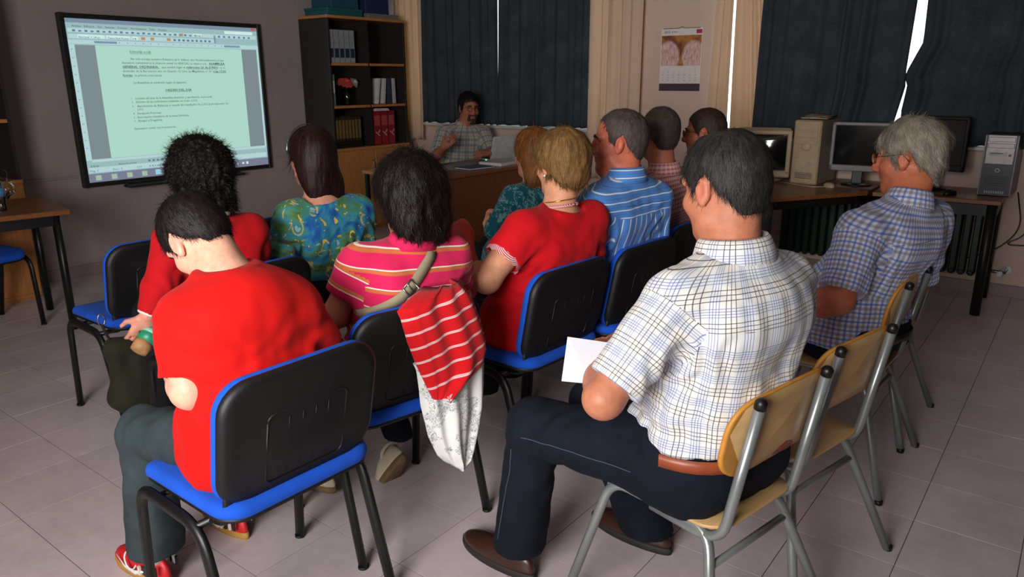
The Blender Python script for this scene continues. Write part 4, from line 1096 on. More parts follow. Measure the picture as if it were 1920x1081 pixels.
        for (S0, E0, W0, fr_, sd) in ((shL, elL, wrL, sleeve[0], 1), (shR, elR, wrR, sleeve[1], -1)):
            e = E0-S0; L = np.linalg.norm(e); e = e/L; ends.append((S0, E0, W0, fr_))
            r0, r1 = .062*g*armr+.006, .058*g*armr+.006
            if fr_ <= 1.0:
                ce = S0+e*L*fr_; fc = Sdf(hs).cone(S0, E0, r0, r1)
                s.pr.append((1, .035, np.minimum(S0, ce)-r0-.02, np.maximum(S0, ce)+r0+.02, (lambda X, Y, Z, fc=fc, ce=ce, e=e: np.maximum(fc(X, Y, Z), (X-ce[0])*e[0]+(Y-ce[1])*e[1]+(Z-ce[2])*e[2]))))
            else:
                s.cone(S0, E0, r0, .052*g*armr+.004, .035); ce = E0+(W0-E0)*(fr_-1.0); e2 = unit(W0-E0)
                fc = Sdf(hs).cone(E0, W0, .052*g*armr+.004, .034*g+.003)
                s.pr.append((1, .03, np.minimum(E0, ce)-.07, np.maximum(E0, ce)+.07, (lambda X, Y, Z, fc=fc, ce=ce, e=e2: np.maximum(fc(X, Y, Z), (X-ce[0])*e[0]+(Y-ce[1])*e[1]+(Z-ce[2])*e[2]))))
        hz = hip[2]-.07 if hem is None else hem
        s.cut(lambda X, Y, Z: hz-hemtilt*((X-hip[0])*f[0]+(Y-hip[1])*f[1])-Z)
        # neck opening
        ntop = neck+up*.012*g; pn = unit(up+f*-.12)
        s.cut(lambda X, Y, Z: np.minimum((X-ntop[0])*pn[0]+(Y-ntop[1])*pn[1]+(Z-ntop[2])*pn[2], .095*g*cr-np.sqrt((X-ntop[0])**2+(Y-ntop[1])**2+0*Z)))
        V, Q = s.mesh(); V = relax(V, Q, 2, .45); N = vnormals(V, Q)
        zz = (V-hip) @ up
        wv = np.exp(-((zz-.12)/.13)**2)
        d = fold*(vnoise(V*np.array([14, 14, 6])+seed, seed)*1.0+.7*vnoise(V*np.array([30, 30, 12])+3*seed, seed+4))*(.45+1.4*wv)
        # creases toward the armpits and round the bent elbows
        for (S0, E0, W0, fr_) in ends:
            ap = S0-z*.11-f*.01; r = np.linalg.norm(V-ap, axis=1); d += fold*1.3*np.exp(-(r/.12)**2)*np.sin(r*95+seed+6*vnoise(V*9, seed))
        d += fold*1.2*wv*np.sin(zz*70+9*vnoise(V*5+seed, seed+2)) *.5
        V = V+N*d[:, None]
        ch = Chart([hip, Wp, Cp, neck], f, .19*g, .125*g)
        ch.limb(shL, elL, .066*g*armr, .015); ch.limb(shR, elR, .066*g*armr, .015)
        if sleeve[0] > 1: ch.limb(elL, wrL, .05*g, .0)
        if sleeve[1] > 1: ch.limb(elR, wrR, .05*g, .0)
        uv, reg = ch.uv(V, Q)
        ms = np_mesh(shirt_name, V, Q, shirt, True, uv); ctx['shirt'] = child(shirt_name, ms); ctx['chart'] = ch; ctx['ends'] = ends
        if collar:
            Mn = unit(up*.8+unit(hc-neck)*.4); ff = unit(f-Mn*(f@Mn)); ll = np.cross(Mn, ff); c0 = neck+up*.004
            prof = [(.060, -.012), (.058, .020), (.059, .040), (.064, .044), (.071, .034), (.080, .006), (.085, -.014)]
            nA = 40; Vc = []; uvp = []; acc = 0; arcs = [0]
            for i in range(1, len(prof)): acc += math.dist(prof[i], prof[i-1]); arcs.append(acc)
            op = math.radians(collar)
            for i in range(nA+1):
                t = -PI+op+(2*PI-2*op)*i/nA # 0 is the back of the neck
                fro = (abs(t)/PI)**3
                for j, (r, h_) in enumerate(prof):
                    r2 = r*g*cr*(1.04-.05*math.cos(2*t)); h2 = h_*g-.018*fro*(1 if j > 2 else .6)-(.022*fro if j >= 5 else 0)
                    Vc.append(c0+(-ff*math.cos(t)+ll*math.sin(t))*r2+Mn*h2); uvp.append((t*.075, .62+arcs[j]))
            m_ = len(prof); Qc = [(i*m_+j, (i+1)*m_+j, (i+1)*m_+j+1, i*m_+j+1) for i in range(nA) for j in range(m_-1)]
            Qc = np.array(Qc); uvp = np.array(uvp)
            mc = np_mesh('collar', np.array(Vc), Qc, collar_mat or shirt, True, uvp[Qc].reshape(-1, 2)); oc = child('collar', mc); md = oc.modifiers.new('thickness', 'SOLIDIFY'); md.thickness = .0022
    # ---------------- trousers
    if pants:
        s = Sdf(.008); wz = (hip+(neck-hip)*.22)[2] if waist is None else waist
        s.cone(hip+l*.085*g*pw, hip-l*.085*g*pw, .118*g*pw, .118*g*pw, .05); s.cone(hip+l*.05+up*.08+f*.06*(belly-1), hip-l*.05+up*.08+f*.06*(belly-1), .118*g*max(1, belly*.95), .118*g*max(1, belly*.95), .05)
        for (K0, A0, sd) in ((knL, anL, 1), (knR, anR, -1)):
            h0 = hip+l*.09*sd*g*pw; s.cone(h0, K0, .100*g*pw, .076*g, .05); zc_ = A0[2]-pants[2] if len(pants) > 2 else A0[2]-.025
            fc = Sdf(.008).cone(K0, A0-z*.10, .072*g, pants[1]*g)
            s.pr.append((1, .03, np.minimum(K0, A0-z*.03)-.11, np.maximum(K0, A0)+.11, (lambda X, Y, Z, fc=fc, zc_=zc_: np.maximum(fc(X, Y, Z), zc_-Z))))
        s.cut(lambda X, Y, Z: Z-wz+0*X+0*Y)
        zc = min(anL[2], anR[2])-.02
        V, Q = s.mesh()
        V = relax(V, Q, 2, .45); N = vnormals(V, Q)
        d = .004*(vnoise(V*np.array([16, 16, 16])+seed, 11)+.6*vnoise(V*34, 12))
        for (K0, A0) in ((knL, anL), (knR, anR)):
            r = np.linalg.norm(V-K0+f*.05, axis=1); d += .006*np.exp(-(r/.11)**2)*np.sin(r*80+8*vnoise(V*8, 3))
        V = V+N*d[:, None]; V[:, 2] = np.maximum(V[:, 2], .035)
        mp = np_mesh('trousers', V, Q, pants[0]); ctx['pants'] = child('trousers', mp)
    # ---------------- shoes
    if feet:
        for (A0, ang) in feet:
            make_shoe(ctx, A0, ang, shoe)
    return ctx
def make_shoe(ctx, A0, ang, mats, k=1.0, pitch=0.0):
    """upper + sole; A0: ankle over the heel; ang: heading"""
    a = math.radians(ang); M = RZ(a) @ RY(pitch); c = Vector((A0[0], A0[1], A0[2]-.09))
    ol = []
    for i in range(28):
        t = 2*PI*i/28; u = .085+.145*math.cos(t); w = (.041+.011*math.cos(t-.3)) * math.sin(t)
        ol.append((u*k, w*k))
    def up_(u, v, w):
        pr = 1.0 if u < .03 else max(.50, 1-(u-.03)/.16*.62)
        return c+M @ Vector((u-.012*w/.1*(1 if u > .1 else 0), v, .024+(w)*pr))
    m = MB().pillow(ol, [(1.0, -.004), (1.02, .012), (.97, .034), (.84, .056), (.62, .074)], up_)
    o = ctx['child']('shoe', m.mesh('shoe', mats[0]))
    m = MB().pillow(ol, [(.97, .0), (1.03, .003), (1.05, .012), (1.04, .025), (1.0, .027)], lambda u, v, w: c+M @ Vector((u, v, w)))
    ctx['child']('sole', m.mesh('sole', mats[1]), None, o)
    ctx['child']('ankle_collar', MB().tube([c+M @ Vector((.0+.042*math.cos(t)+.005, .034*math.sin(t), .082-.012*math.cos(t))) for t in np.linspace(0, 2*PI, 17)], .008, 7).mesh('ankle_collar', mats[0] if len(mats) < 3 else mats[2]), None, o)
    if len(mats) > 3: # sock
        ctx['child']('sock', MB().tube([c+M @ Vector((.004, 0, .07)), c+M @ Vector((.0, 0, .16))], [.036, .038], 12).mesh('sock', mats[3]))
    return o, c, M
def spectacles(ctx, mat, r=.021, lens=None, h=.85):
    H = lambda p: ctx['hc']+ctx['R'] @ (np.array(p)*ctx['hk'])
    m = MB()
    for y in (1, -1):
        m.tube([H((.106-.010*abs(math.cos(t)) if y*math.cos(t) > 0 else .106, y*.033+r*1.15*math.cos(t), .004+r*h*math.sin(t))) for t in np.linspace(0, 2*PI, 21)], .0016, 6)
        m.tube([H((.098, y*(.033+r*1.15), .010)), H((.05, y*.082, .012)), H((-.002, y*.087, .014)), H((-.02, y*.086, -.012))], .0014, 6)
    m.tube([H((.107, .011, .008)), H((.111, 0, .012)), H((.107, -.011, .008))], .0014, 6)
    o = ctx['child']('glasses', m.mesh('glasses', mat))
    ml = MB()
    for y in (1, -1): ml._add([H((.1055, y*.033+r*1.1*math.cos(t), .004+r*h*math.sin(t))) for t in np.linspace(0, 2*PI, 17)[:-1]], [tuple(range(16))])
    ctx['child']('lens', ml.mesh('lens', glass_mat('spectacle_lens', (.92, .95, .95, 1)) if 'spectacle_lens' not in bpy.data.materials else bpy.data.materials['spectacle_lens']), None, o)
# ------------------------------------------------------------ cloth patterns
def woven(name): 
    t = NT(name); return t, t.sep(t.uv())
def fin_cloth(t, col, rough=.85, b=.2):
    o = t.obj(); t.bump(t.math('ADD', t.noise(o, 700, 1), t.math('MULTIPLY', t.noise(o, 45, 3), 1.6)), b, .002); return t.fin(col, rough, spec=.2, sheen=.1)
def acc_lines(t, col, x, period, offs, width, rgb, amt=1.0):
    f = None
    for o in offs:
        s = t.stripe(x, period, o, width, .35); f = s if f is None else t.math('MAXIMUM', f, s)
    return t.mix(t.math('MULTIPLY', f, amt), col, lin(*rgb))
t, s = woven('white_shirt_brown_blue_check')
col = lin(232, 229, 222)
for x in (s[0], s[1]): col = acc_lines(t, col, x, .068, (.043,), .026, (212, 219, 226), .55)
for x in (s[0], s[1]):
    col = acc_lines(t, col, x, .068, (.034, .040, .046, .052), .0015, (104, 108, 164), .8)
    col = acc_lines(t, col, x, .068, (.0, .010, .020), .0017, (56, 44, 48), .88)
M_fshirt = fin_cloth(t, col)
t, s = woven('white_shirt_blue_mauve_check'); col = lin(212, 214, 226)
for x in (s[0], s[1]):
    col = acc_lines(t, col, x, .034, (.0,), .0070, (40, 92, 190), .66); col = acc_lines(t, col, x, .034, (.017,), .0095, (98, 84, 110), .48)
M_gshirt = fin_cloth(t, col)
t, s = woven('beige_shirt_blue_check'); col = lin(196, 188, 170)
for x in (s[0], s[1]):
    col = acc_lines(t, col, x, .066, (.0,), .022, (92, 112, 136), .6); col = acc_lines(t, col, x, .066, (.033,), .012, (150, 116, 92), .4)
M_pshirt = fin_cloth(t, col)
t, s = woven('blue_shirt_white_stripes')
up_ = t.math('MULTIPLY', t.math('GREATER_THAN', s[1], .445), t.math('LESS_THAN', s[1], 5.0))
x = t.math('ADD', t.math('MULTIPLY', s[0], t.math('SUBTRACT', 1, up_)), t.math('MULTIPLY', s[1], up_))
col = acc_lines(t, lin(78, 130, 200), x, .030, (.0,), .0038, (226, 230, 236), .95); col = acc_lines(t, col, x, .030, (.015,), .0012, (40, 84, 150), .7)
M_bshirt = fin_cloth(t, col)
t, s = woven('pink_white_small_check'); col = lin(206, 120, 124)
for x in (s[0], s[1]): col = acc_lines(t, col, x, .020, (.0,), .008, (226, 196, 192), .6)
col = acc_lines(t, col, s[1], .020, (.010,), .002, (160, 44, 56), .8); M_pkshirt = fin_cloth(t, col)
t, s = woven('pink_polo_orange_stripes')
v = t.math('ADD', s[1], t.math('MULTIPLY', t.noise(t.obj(), 5, 1), .01))
col = acc_lines(t, lin(214, 34, 88), v, .056, (.0,), .011, (200, 108, 58), 1); col = acc_lines(t, col, v, .056, (.0072,), .0036, (240, 226, 214), 1)
M_polo = fin_cloth(t, col)
t = NT('teal_floral_print'); o = t.obj()
w = t.noise(o, 5.0, 3, .6, 1.5); w2 = t.noise(t.mapping(o, (1, 1, 1), (4, 2, 1)), 10, 3, .6, 1.6)
base = t.ramp(w, [(.30, lin(24, 50, 130)), (.41, lin(34, 104, 168)), (.50, lin(60, 146, 160)), (.58, lin(84, 134, 70)), (.64, lin(66, 70, 84)), (.72, lin(40, 120, 140))])
vo = t.new('ShaderNodeTexVoronoi', feature='F1'); vo.inputs['Scale'].default_value = 13; t.t.links.new(t.mapping(o, (1, 1, .8)), vo.inputs['Vector'])
ring = t.math('SUBTRACT', 1, t.math('MULTIPLY', t.math('ABSOLUTE', t.math('SUBTRACT', vo.outputs['Distance'], .30)), 16), clamp=True)
dot = t.math('LESS_THAN', vo.outputs['Distance'], .17)
gate = t.math('GREATER_THAN', w2, .53)
col = t.mix(t.math('MULTIPLY', ring, gate), base, lin(214, 196, 130)); col = t.mix(t.math('MULTIPLY', dot, gate), col, lin(150, 190, 200))
yl = t.math('MULTIPLY', t.math('GREATER_THAN', t.noise(t.mapping(o, (1, 1, 1), (9, 3, 5)), 16, 2, .5, 2.0), .64), 1.0)
col = t.mix(yl, col, lin(222, 186, 84)); M_floral = fin_cloth(t, col, .6)
t = NT('teal_lace_knit'); o = t.obj(); vo = t.new('ShaderNodeTexVoronoi', feature='DISTANCE_TO_EDGE'); vo.inputs['Scale'].default_value = 24; t.t.links.new(o, vo.inputs['Vector'])
lc = t.math('MULTIPLY', t.math('GREATER_THAN', t.noise(o, 42, 3, .6, 1.5), .52), t.math('GREATER_THAN', t.noise(o, 16, 2), .47))
M_lace = fin_cloth(t, t.mix(lc, lin(16, 88, 104), lin(110, 150, 148)), .8)
M_redT = fabric('bright_red_jersey', (200, 10, 5), .06, bump=.15)
M_redC = fabric('crimson_cardigan_knit', (188, 9, 20), .08, weave=500)
M_redK = fabric('red_fine_knit_top', (200, 8, 22), .08, weave=600)
M_darkS = fabric('dark_grey_shirt_cloth', (52, 48, 54), .1)
def denim(name, rgb):
    t = NT(name); o = t.obj(); n = t.noise(o, 12, 4); n2 = t.noise(t.mapping(o, (1, 1, 3)), 500, 2)
    c = lin(*rgb); col = t.ramp(t.math('ADD', t.math('MULTIPLY', n, .7), t.math('MULTIPLY', n2, .3)), [(.3, tuple(q*.7 for q in c[:3])+(1,)), (.7, tuple(q*1.35 for q in c[:3])+(1,))])
    t.bump(n2, .2, .002); return t.fin(col, .85, spec=.2)
M_jean = denim('dark_blue_denim', (15, 21, 31)); M_gpant = denim('grey_green_twill', (52, 62, 64)); M_navy = denim('navy_cloth', (24, 28, 40)); M_blackp = denim('black_cloth', (22, 22, 26))
M_brownL = plain('brown_shoe_leather', (58, 34, 26), .3); M_sole = plain('dark_rubber_sole', (34, 30, 28), .7); M_sock = fabric('wine_sock', (86, 24, 34)); M_wsock = fabric('white_sock', (215, 210, 205))
M_redshoe = plain('red_trainer', (206, 28, 36), .5); M_tansole = plain('tan_gum_sole', (176, 132, 62), .6); M_beigeshoe = fabric('beige_canvas_shoe', (196, 182, 158)); M_dkshoe = plain('black_shoe_leather', (22, 20, 20), .35)
M_blkw = plain('trainer_black_white', (30, 34, 40), .5)
HM_dark = hair_mat('dark_brown_hair', (7, 5, 5), (30, 22, 19)); HM_boy = hair_mat('black_short_hair', (10, 8, 8), (32, 26, 25)); HM_curl = hair_mat('black_curly_hair', (6, 5, 5), (24, 19, 18))
HM_aub = hair_mat('dark_auburn_straight_hair', (14, 8, 8), (50, 26, 22), rough=.3); HM_gold = hair_mat('golden_brown_hair', (66, 44, 24), (146, 108, 62)); HM_bob = hair_mat('copper_blond_hair', (72, 40, 18), (150, 92, 44))
HM_salt = hair_mat('greying_dark_hair', (26, 24, 24), (92, 86, 82)); HM_grey = hair_mat('grey_wavy_hair', (92, 84, 76), (176, 166, 150)); HM_dgrey = hair_mat('dark_grey_cropped_hair', (40, 34, 32), (96, 84, 78)); HM_br = hair_mat('cropped_brown_hair', (26, 20, 18), (74, 54, 42))
HM_front = hair_mat('salt_and_pepper_hair', (9, 9, 10), (58, 56, 54))

SH = dict(zline=zl_short(), thick=.008, amp=.0015, freq=70, gravity=.7, lift=.003, mess=.22)
def S_(**k): d = dict(SH); d.update(k); return d

# ------------------------------------------------------------ front row of the picture
front = person('man in a white checked short-sleeved shirt and dark jeans, nearest at right', 166, (-.675, 1.755, .540), (-.655, 1.74, 1.085), ((-.692, 1.742, 1.245), (164, 14, 0), 1.02), (-.715, 1.550, .995), (-.585, 1.925, .985),
    elL=(-.800, 1.385, .79), wrL=(-.96, 1.66, .785), elR=(-.66, 2.05, .78), wrR=(-.95, 1.80, .74), knL=(-1.150, 1.605, .535), anL=(-1.235, 1.625, .12), knR=(-1.10, 1.86, .53), anR=(-.93, 1.98, .11),
    skin=(190, 124, 94), shirt=M_fshirt, sleeve=(.86, .86), hem=.598, hemtilt=.26, pw=1.13, pants=(M_jean, .080), belly=1.40, chest=1.22, slump=.045, waist=.655, handL=((-.4, .8, .1), (.3, .2, -.9)), hair=S_(thick=.010, zline=zl_short(.06, .045, .010, -.088, -.04), bald=[((.0, .0, .150), (.068, .052, .035))]), hairm=HM_front,
    nstr=9000, strL=.030, strW=.0007, fatface=1.12, collar=22, cr=1.16, size=1.04, fold=.0075, hx=.0048, hs=.0062, seed=3, armr=1.04, curlh=(.6, .6))
for (A, an) in (((-1.225, 1.625, .088), 172), ((-.95, 2.0, .088), 172)): make_shoe(front, A, an, [M_brownL, M_sole, M_brownL, M_sock], 1.08)
boy = person('boy in a bright red T-shirt bowing his head, seen from behind', 176, (-1.655, 1.065, .555), (-1.752, 1.052, 1.02), ((-1.868, 1.052, 1.088), (186, 52, -6), .93), (-1.742, .925, .912), (-1.655, 1.175, .905),
    elL=(-1.69, .885, .755), wrL=(-1.93, .99, .70), elR=(-1.66, 1.28, .74), wrR=(-1.93, 1.15, .70), knL=(-2.06, .93, .515), anL=(-2.10, .925, .13), knR=(-2.08, 1.20, .51), anR=(-2.12, 1.215, .12),
    skin=(226, 172, 146), shirt=M_redT, sleeve=(.80, .80), hem=.47, pants=(M_gpant, .088), belly=1.22, chest=1.08, slump=.05, hair=S_(thick=.010, zline=zl_short(.07, .05, .012, -.075)), hairm=HM_boy, nstr=6000, strL=.03, strW=.0009, fatface=1.08, size=.97, fold=.006, hx=.005, hs=.0065, seed=5, armr=1.15)
for (A, an) in (((-2.10, .925, .088), 184), ((-2.12, 1.215, .088), 176)):
    o_, c_, M_ = make_shoe(boy, A, an, [M_redshoe, M_tansole, M_blkw, M_wsock], .95)
    W_ = lambda u, v, w: c_+M_ @ Vector((u, v, w)); Mwh = plain('white_trainer_leather', (225, 222, 216), .5)
    for sgn in (1, -1):
        boy['child']('side_mark', MB().tube([W_(.0, sgn*.046, .052), W_(.045, sgn*.050, .034), (W_(.10, sgn*.051, .036)), W_(.15, sgn*.046, .058)], [.003, .009, .006, .002], 7, flat=.3, up=(0, 0, 1)).mesh('side_mark', Mwh), None, o_)
        for k in range(4): boy['child']('heel_stripe', MB().box(W_(-.045+.022*k, sgn*(.036+.004*k), .062-.004*k), (.010, .006, .030), M_).mesh('heel_stripe', Mwh if k % 2 else M_blkw), None, o_)
    for k in range(5): boy['child']('lace', MB().tube([W_(.075+.018*k, -.024, .074-.006*k), W_(.08+.018*k, 0, .086-.007*k), W_(.085+.018*k, .024, .074-.006*k)], .0032, 6).mesh('lace', Mwh), None, o_)
    for sgn in (1, -1): boy['child']('lace', MB().tube([W_(.075+.03*math.sin(a)*.6, sgn*(.012+.045*math.sin(a/2)), .085+.022*math.sin(a)-.03*math.sin(a/2)) for a in np.linspace(0, 2*PI, 15)], .003, 6).mesh('lace', Mwh), None, o_)
pinkw = person('woman in a pink polo shirt with orange stripes and a shoulder strap', 168, (-1.745, 1.655, .545), (-1.690, 1.675, .985), ((-1.722, 1.70, 1.135), (172, 8, 0), .98), (-1.775, 1.52, .935), (-1.655, 1.825, .925),
    elL=(-1.825, 1.455, .775), wrL=(-1.935, 1.60, .735), elR=(-1.70, 1.91, .75), wrR=(-1.90, 1.80, .72), skin=(214, 150, 122), shirt=M_polo, sleeve=(.62, .62), hem=.50, pants=(M_navy, .055), belly=1.12, chest=1.05,
    anL=(-2.10, 1.56, .17), anR=(-1.90, 1.80, .20),
    hair=dict(thick=.028, blobs=[((-.035, 0, .0), (.092, .106, .122), .04), ((-.05, .03, -.088), (.065, .070, .070), .03), ((-.05, -.045, -.085), (.065, .066, .072), .03)], face=((.13, 0, -.04), (.075, .07, .115)), amp=.008, freq=30, stretch=(1, 1, .5), gravity=.9, lift=.005, mess=.22, coil=.005), hairm=HM_dark,
    nstr=7500, strL=.055, strW=.0011, size=.95, fold=.004, seed=8, collar=40, collar_mat=fabric('pink_collar_knit', (206, 30, 84), .08))
make_shoe(pinkw, (-1.90, 1.775, .165), 172, [M_beigeshoe, plain('worn_tan_sole', (120, 96, 62), .8, var=.3)], 1.0, .95); make_shoe(pinkw, (-2.08, 1.565, .105), 172, [M_beigeshoe, plain('worn_tan_sole', (120, 96, 62), .8)], .98, .12)
curly = person('woman with curly black hair in a red cardigan, arm hanging down', 172, (-2.66, 1.57, .545), (-2.585, 1.515, .985), ((-2.662, 1.535, 1.145), (178, 6, 0), .97), (-2.605, 1.365, .935), (-2.575, 1.675, .925),
    elL=(-2.575, 1.285, .785), wrL=(-2.585, 1.235, .690), handL=((-.25, -.35, -.8), (-.8, .3, 0)), skin=(210, 146, 122), shirt=M_redC, sleeve=(1.92, 1.9), hem=.50, pants=(M_blackp, .06), shirt_name='cardigan',
    hair=dict(thick=.028, blobs=[((-.03, 0, .02), (.105, .108, .115), .04), ((-.05, .02, -.08), (.07, .085, .07), .03), ((-.06, -.03, -.105), (.055, .07, .06), .03)], face=((.13, 0, -.04), (.075, .07, .115)), amp=.008, freq=45, stretch=(1, 1, 1), curl=60, gravity=.4, lift=.007, mess=.55, coil=.009, spring=.8), hairm=HM_curl,
    nstr=9000, strL=.034, strW=.0010, size=.95, seed=11, fold=.004)
teal = person('woman with long straight dark hair in a teal floral blouse', 166, (-2.71, 2.16, .545), (-2.66, 2.10, .985), ((-2.725, 2.105, 1.165), (172, 4, 4), .98), (-2.69, 1.945, .925), (-2.625, 2.27, .915),
    elL=(-2.665, 1.865, .79), wrL=(-2.86, 1.95, .80), skin=(214, 152, 126), shirt=M_floral, sleeve=(1.5, 1.5), hem=.46, pants=(M_blackp, .06), belly=1.25, chest=1.12, armr=1.10, shirt_name='blouse', fold=.007,
    hair=dict(thick=.020, blobs=[((-.045, 0, -.04), (.080, .094, .13), .03), ((-.065, -.02, -.13), (.045, .085, .09), .03), ((-.06, -.075, -.14), (.04, .045, .10), .03)], face=((.12, 0, -.05), (.085, .07, .13)), amp=.002, freq=60, stretch=(1, 1, .08), gravity=1.6, lift=.003, mess=.06), hairm=HM_aub,
    nstr=5000, strL=.09, strW=.0010, size=1.0, seed=14)
redw = person('woman with golden brown hair in a red short-sleeved top', 170, (-1.66, 2.32, .55), (-1.578, 2.362, 1.015), ((-1.612, 2.41, 1.182), (168, 6, 0), .97), (-1.615, 2.175, .955), (-1.545, 2.52, .955),
    elL=(-1.66, 2.015, .80), wrL=(-1.84, 2.10, .80), skin=(218, 158, 124), shirt=M_redK, sleeve=(.55, .55), hem=.47, pants=(M_blackp, .06), belly=1.22, chest=1.12, armr=1.2, shirt_name='knit_top',
    hair=dict(thick=.020, blobs=[((-.035, 0, .03), (.098, .094, .095), .03), ((-.055, 0, -.04), (.065, .075, .07), .03)], face=((.125, 0, -.055), (.08, .085, .115)), zline=[(0, .05), (40, .04), (60, -.005), (75, -.04), (100, -.035), (130, -.075), (180, -.098)], amp=.004, freq=45, stretch=(1, 1, .5), gravity=.9, lift=.003, mess=.10), hairm=HM_gold,
    nstr=6000, strL=.045, strW=.0009, size=.98, seed=17, fold=.0045)
blue = person('man in a blue shirt with white stripes, face turned to the left', 172, (-1.63, 2.835, .55), (-1.535, 2.790, 1.095), ((-1.585, 2.808, 1.236), (208, 2, 0), 1.06), (-1.56, 2.605, .992), (-1.475, 2.965, .992),
    skin=(206, 116, 88), shirt=M_bshirt, sleeve=(.8, .8), hem=.50, pants=(M_navy, .07), belly=1.25, chest=1.2, hair=S_(thick=.006, zline=zl_short(.094, .070, .008, -.085, -.025)), hairm=HM_dgrey, nstr=5000, strL=.02, strW=.0007, fatface=1.12, collar=24, size=1.04, seed=20, fold=.006, hx=.0048, brow=hair_mat('black_brow', (14, 12, 12), (34, 30, 28)))
pinkm = person('man in a pink checked shirt, seen from behind', 170, (-1.69, 3.40, .55), (-1.622, 3.315, 1.065), ((-1.672, 3.35, 1.235), (150, 0, 0), 1.0), (-1.67, 3.15, .995), (-1.56, 3.50, .995),
    skin=(200, 124, 96), shirt=M_pkshirt, sleeve=(.75, .75), hem=.50, pants=(M_navy, .07), belly=1.15, chest=1.1, hair=S_(thick=.007, zline=zl_short(.07, .05, .008, -.085)), hairm=HM_dgrey, nstr=4000, strL=.018, strW=.0008, collar=24, size=1.0, seed=23, hx=.006, hs=.008)
camm = person('man with glasses and cropped dark hair holding up a camera', 176, (-1.70, 3.95, .55), (-1.615, 3.88, 1.05), ((-1.665, 3.868, 1.212), (192, 4, 0), 1.0), (-1.66, 3.69, .985), (-1.56, 4.04, .985),
    elL=(-1.80, 3.62, .86), wrL=(-1.86, 3.74, 1.05), elR=(-1.74, 4.06, .82), wrR=(-1.86, 3.86, 1.03), handL=((-.3, .25, .9), (-.3, .9, 0)), handR=((-.3, -.2, .9), (-.3, -.9, 0)),
    skin=(192, 112, 84), shirt=M_darkS, sleeve=(.8, .8), hem=.5, pants=(M_navy, .07), hair=S_(thick=.006, zline=zl_short(.076, .055, .010, -.08)), hairm=HM_br, nstr=3500, strL=.016, strW=.0008, size=1.0, seed=26, hx=.006, hs=.009)
lace = person('woman with copper blond bob in a teal lace top, arms folded', 168, (-2.38, 3.20, .54), (-2.285, 3.195, .955), ((-2.322, 3.21, 1.118), (170, 2, 0), .98), (-2.325, 3.045, .905), (-2.235, 3.345, .895),
    elL=(-2.385, 2.965, .745), wrL=(-2.53, 3.14, .72), elR=(-2.36, 3.40, .72), wrR=(-2.49, 3.06, .805), handR=((.05, -.5, -.5), (.75, .3, -.2)), skin=(208, 148, 120), shirt=M_lace, sleeve=(1.6, 1.6), hem=.5, pants=(M_blackp, .06), shirt_name='lace_top',
    hair=dict(thick=.018, blobs=[((-.03, 0, .02), (.10, .10, .105), .03), ((-.045, 0, -.06), (.075, .098, .10), .03), ((-.055, .02, -.12), (.055, .085, .05), .03)], face=((.125, 0, -.05), (.08, .075, .125)), amp=.004, freq=50, stretch=(1, 1, .2), gravity=1.2, lift=.004, mess=.12), hairm=HM_bob, nstr=4000, strL=.07, strW=.0012, size=.94, seed=29, hx=.006, hs=.008)
grey = person('grey-haired man with glasses in a blue and mauve checked shirt', 164, (-.62, 3.02, .545), (-.507, 3.045, 1.055), ((-.537, 3.125, 1.212), (176, 8, 0), 1.08), (-.612, 2.825, .965), (-.455, 3.25, .965),
    elL=(-.625, 2.70, .745), wrL=(-.79, 2.79, .66), skin=(206, 122, 88), shirt=M_gshirt, sleeve=(.88, .88), hem=.525, pants=(M_navy, .075), belly=1.35, chest=1.2, waist=.60,
    hair=S_(thick=.013, zline=zl_short(.060, .045, .004, -.075, -.025), amp=.005, freq=34, lift=.003, mess=.12, coil=.003, comb=(-.5, 0, 0)), hairm=HM_grey, nstr=7000, strL=.04, strW=.0010, fatface=1.08, collar=24, size=1.05, seed=32, fold=.0065, hs=.0068, armr=1.15)
pres = person('bearded man with glasses speaking behind the desk, one hand raised', -28, (-4.96, 5.61, .57), (-4.86, 5.585, 1.055), ((-4.81, 5.60, 1.228), (-26, 8, 0), 1.12), (-4.77, 5.77, .98), (-4.93, 5.37, .995),
    elL=(-4.60, 5.68, .80), wrL=(-4.44, 5.44, .83), elR=(-4.85, 5.17, .80), wrR=(-4.66, 5.07, .90), handR=((.55, .1, .45), (.1, .75, .5)), handL=((-.2, -.8, .05), (-.5, .1, -.8)), skin=(176, 112, 88), shirt=M_pshirt, sleeve=(.85, .85), hem=.50, pants=(M_navy, .07), belly=1.1,
    hair=S_(thick=.010, zline=zl_short(.07, .055, .006, -.08, -.04)), hairm=HM_dark, nstr=3500, strL=.025, strW=.0012, collar=35, size=1.08, seed=35, hx=.006, hs=.008)
spectacles(pres, plain('dark_spectacle_rim', (40, 30, 28), .4)); spectacles(grey, plain('thin_metal_rim', (90, 84, 80), .3, .7)); spectacles(camm, plain('thin_metal_rim', (90, 84, 80), .3, .7))
# goatee of the speaking man
sb = Sdf(.005); sb.ell((.066, 0, -.096), (.030, .036, .036), None, .01); sb.cone((.094, .026, -.050), (.094, -.026, -.050), .009, .009, .01); sb.cone((.088, .03, -.05), (.078, .03, -.09), .008, .012, .01); sb.cone((.088, -.03, -.05), (.078, -.03, -.09), .008, .012, .01); sb.ell((.104, 0, -.063), (.02, .020, .010), None, .004, -1)
Vb, Qb = sb.mesh(); mbd = np_mesh('beard', pres['hc']+(Vb*pres['hk']) @ pres['R'].T, Qb, hair_mat('greying_beard', (24, 18, 16), (78, 70, 64))); add_attr(mbd, 'rnd', np.full(len(Vb), .3)); pres['child']('beard', mbd)
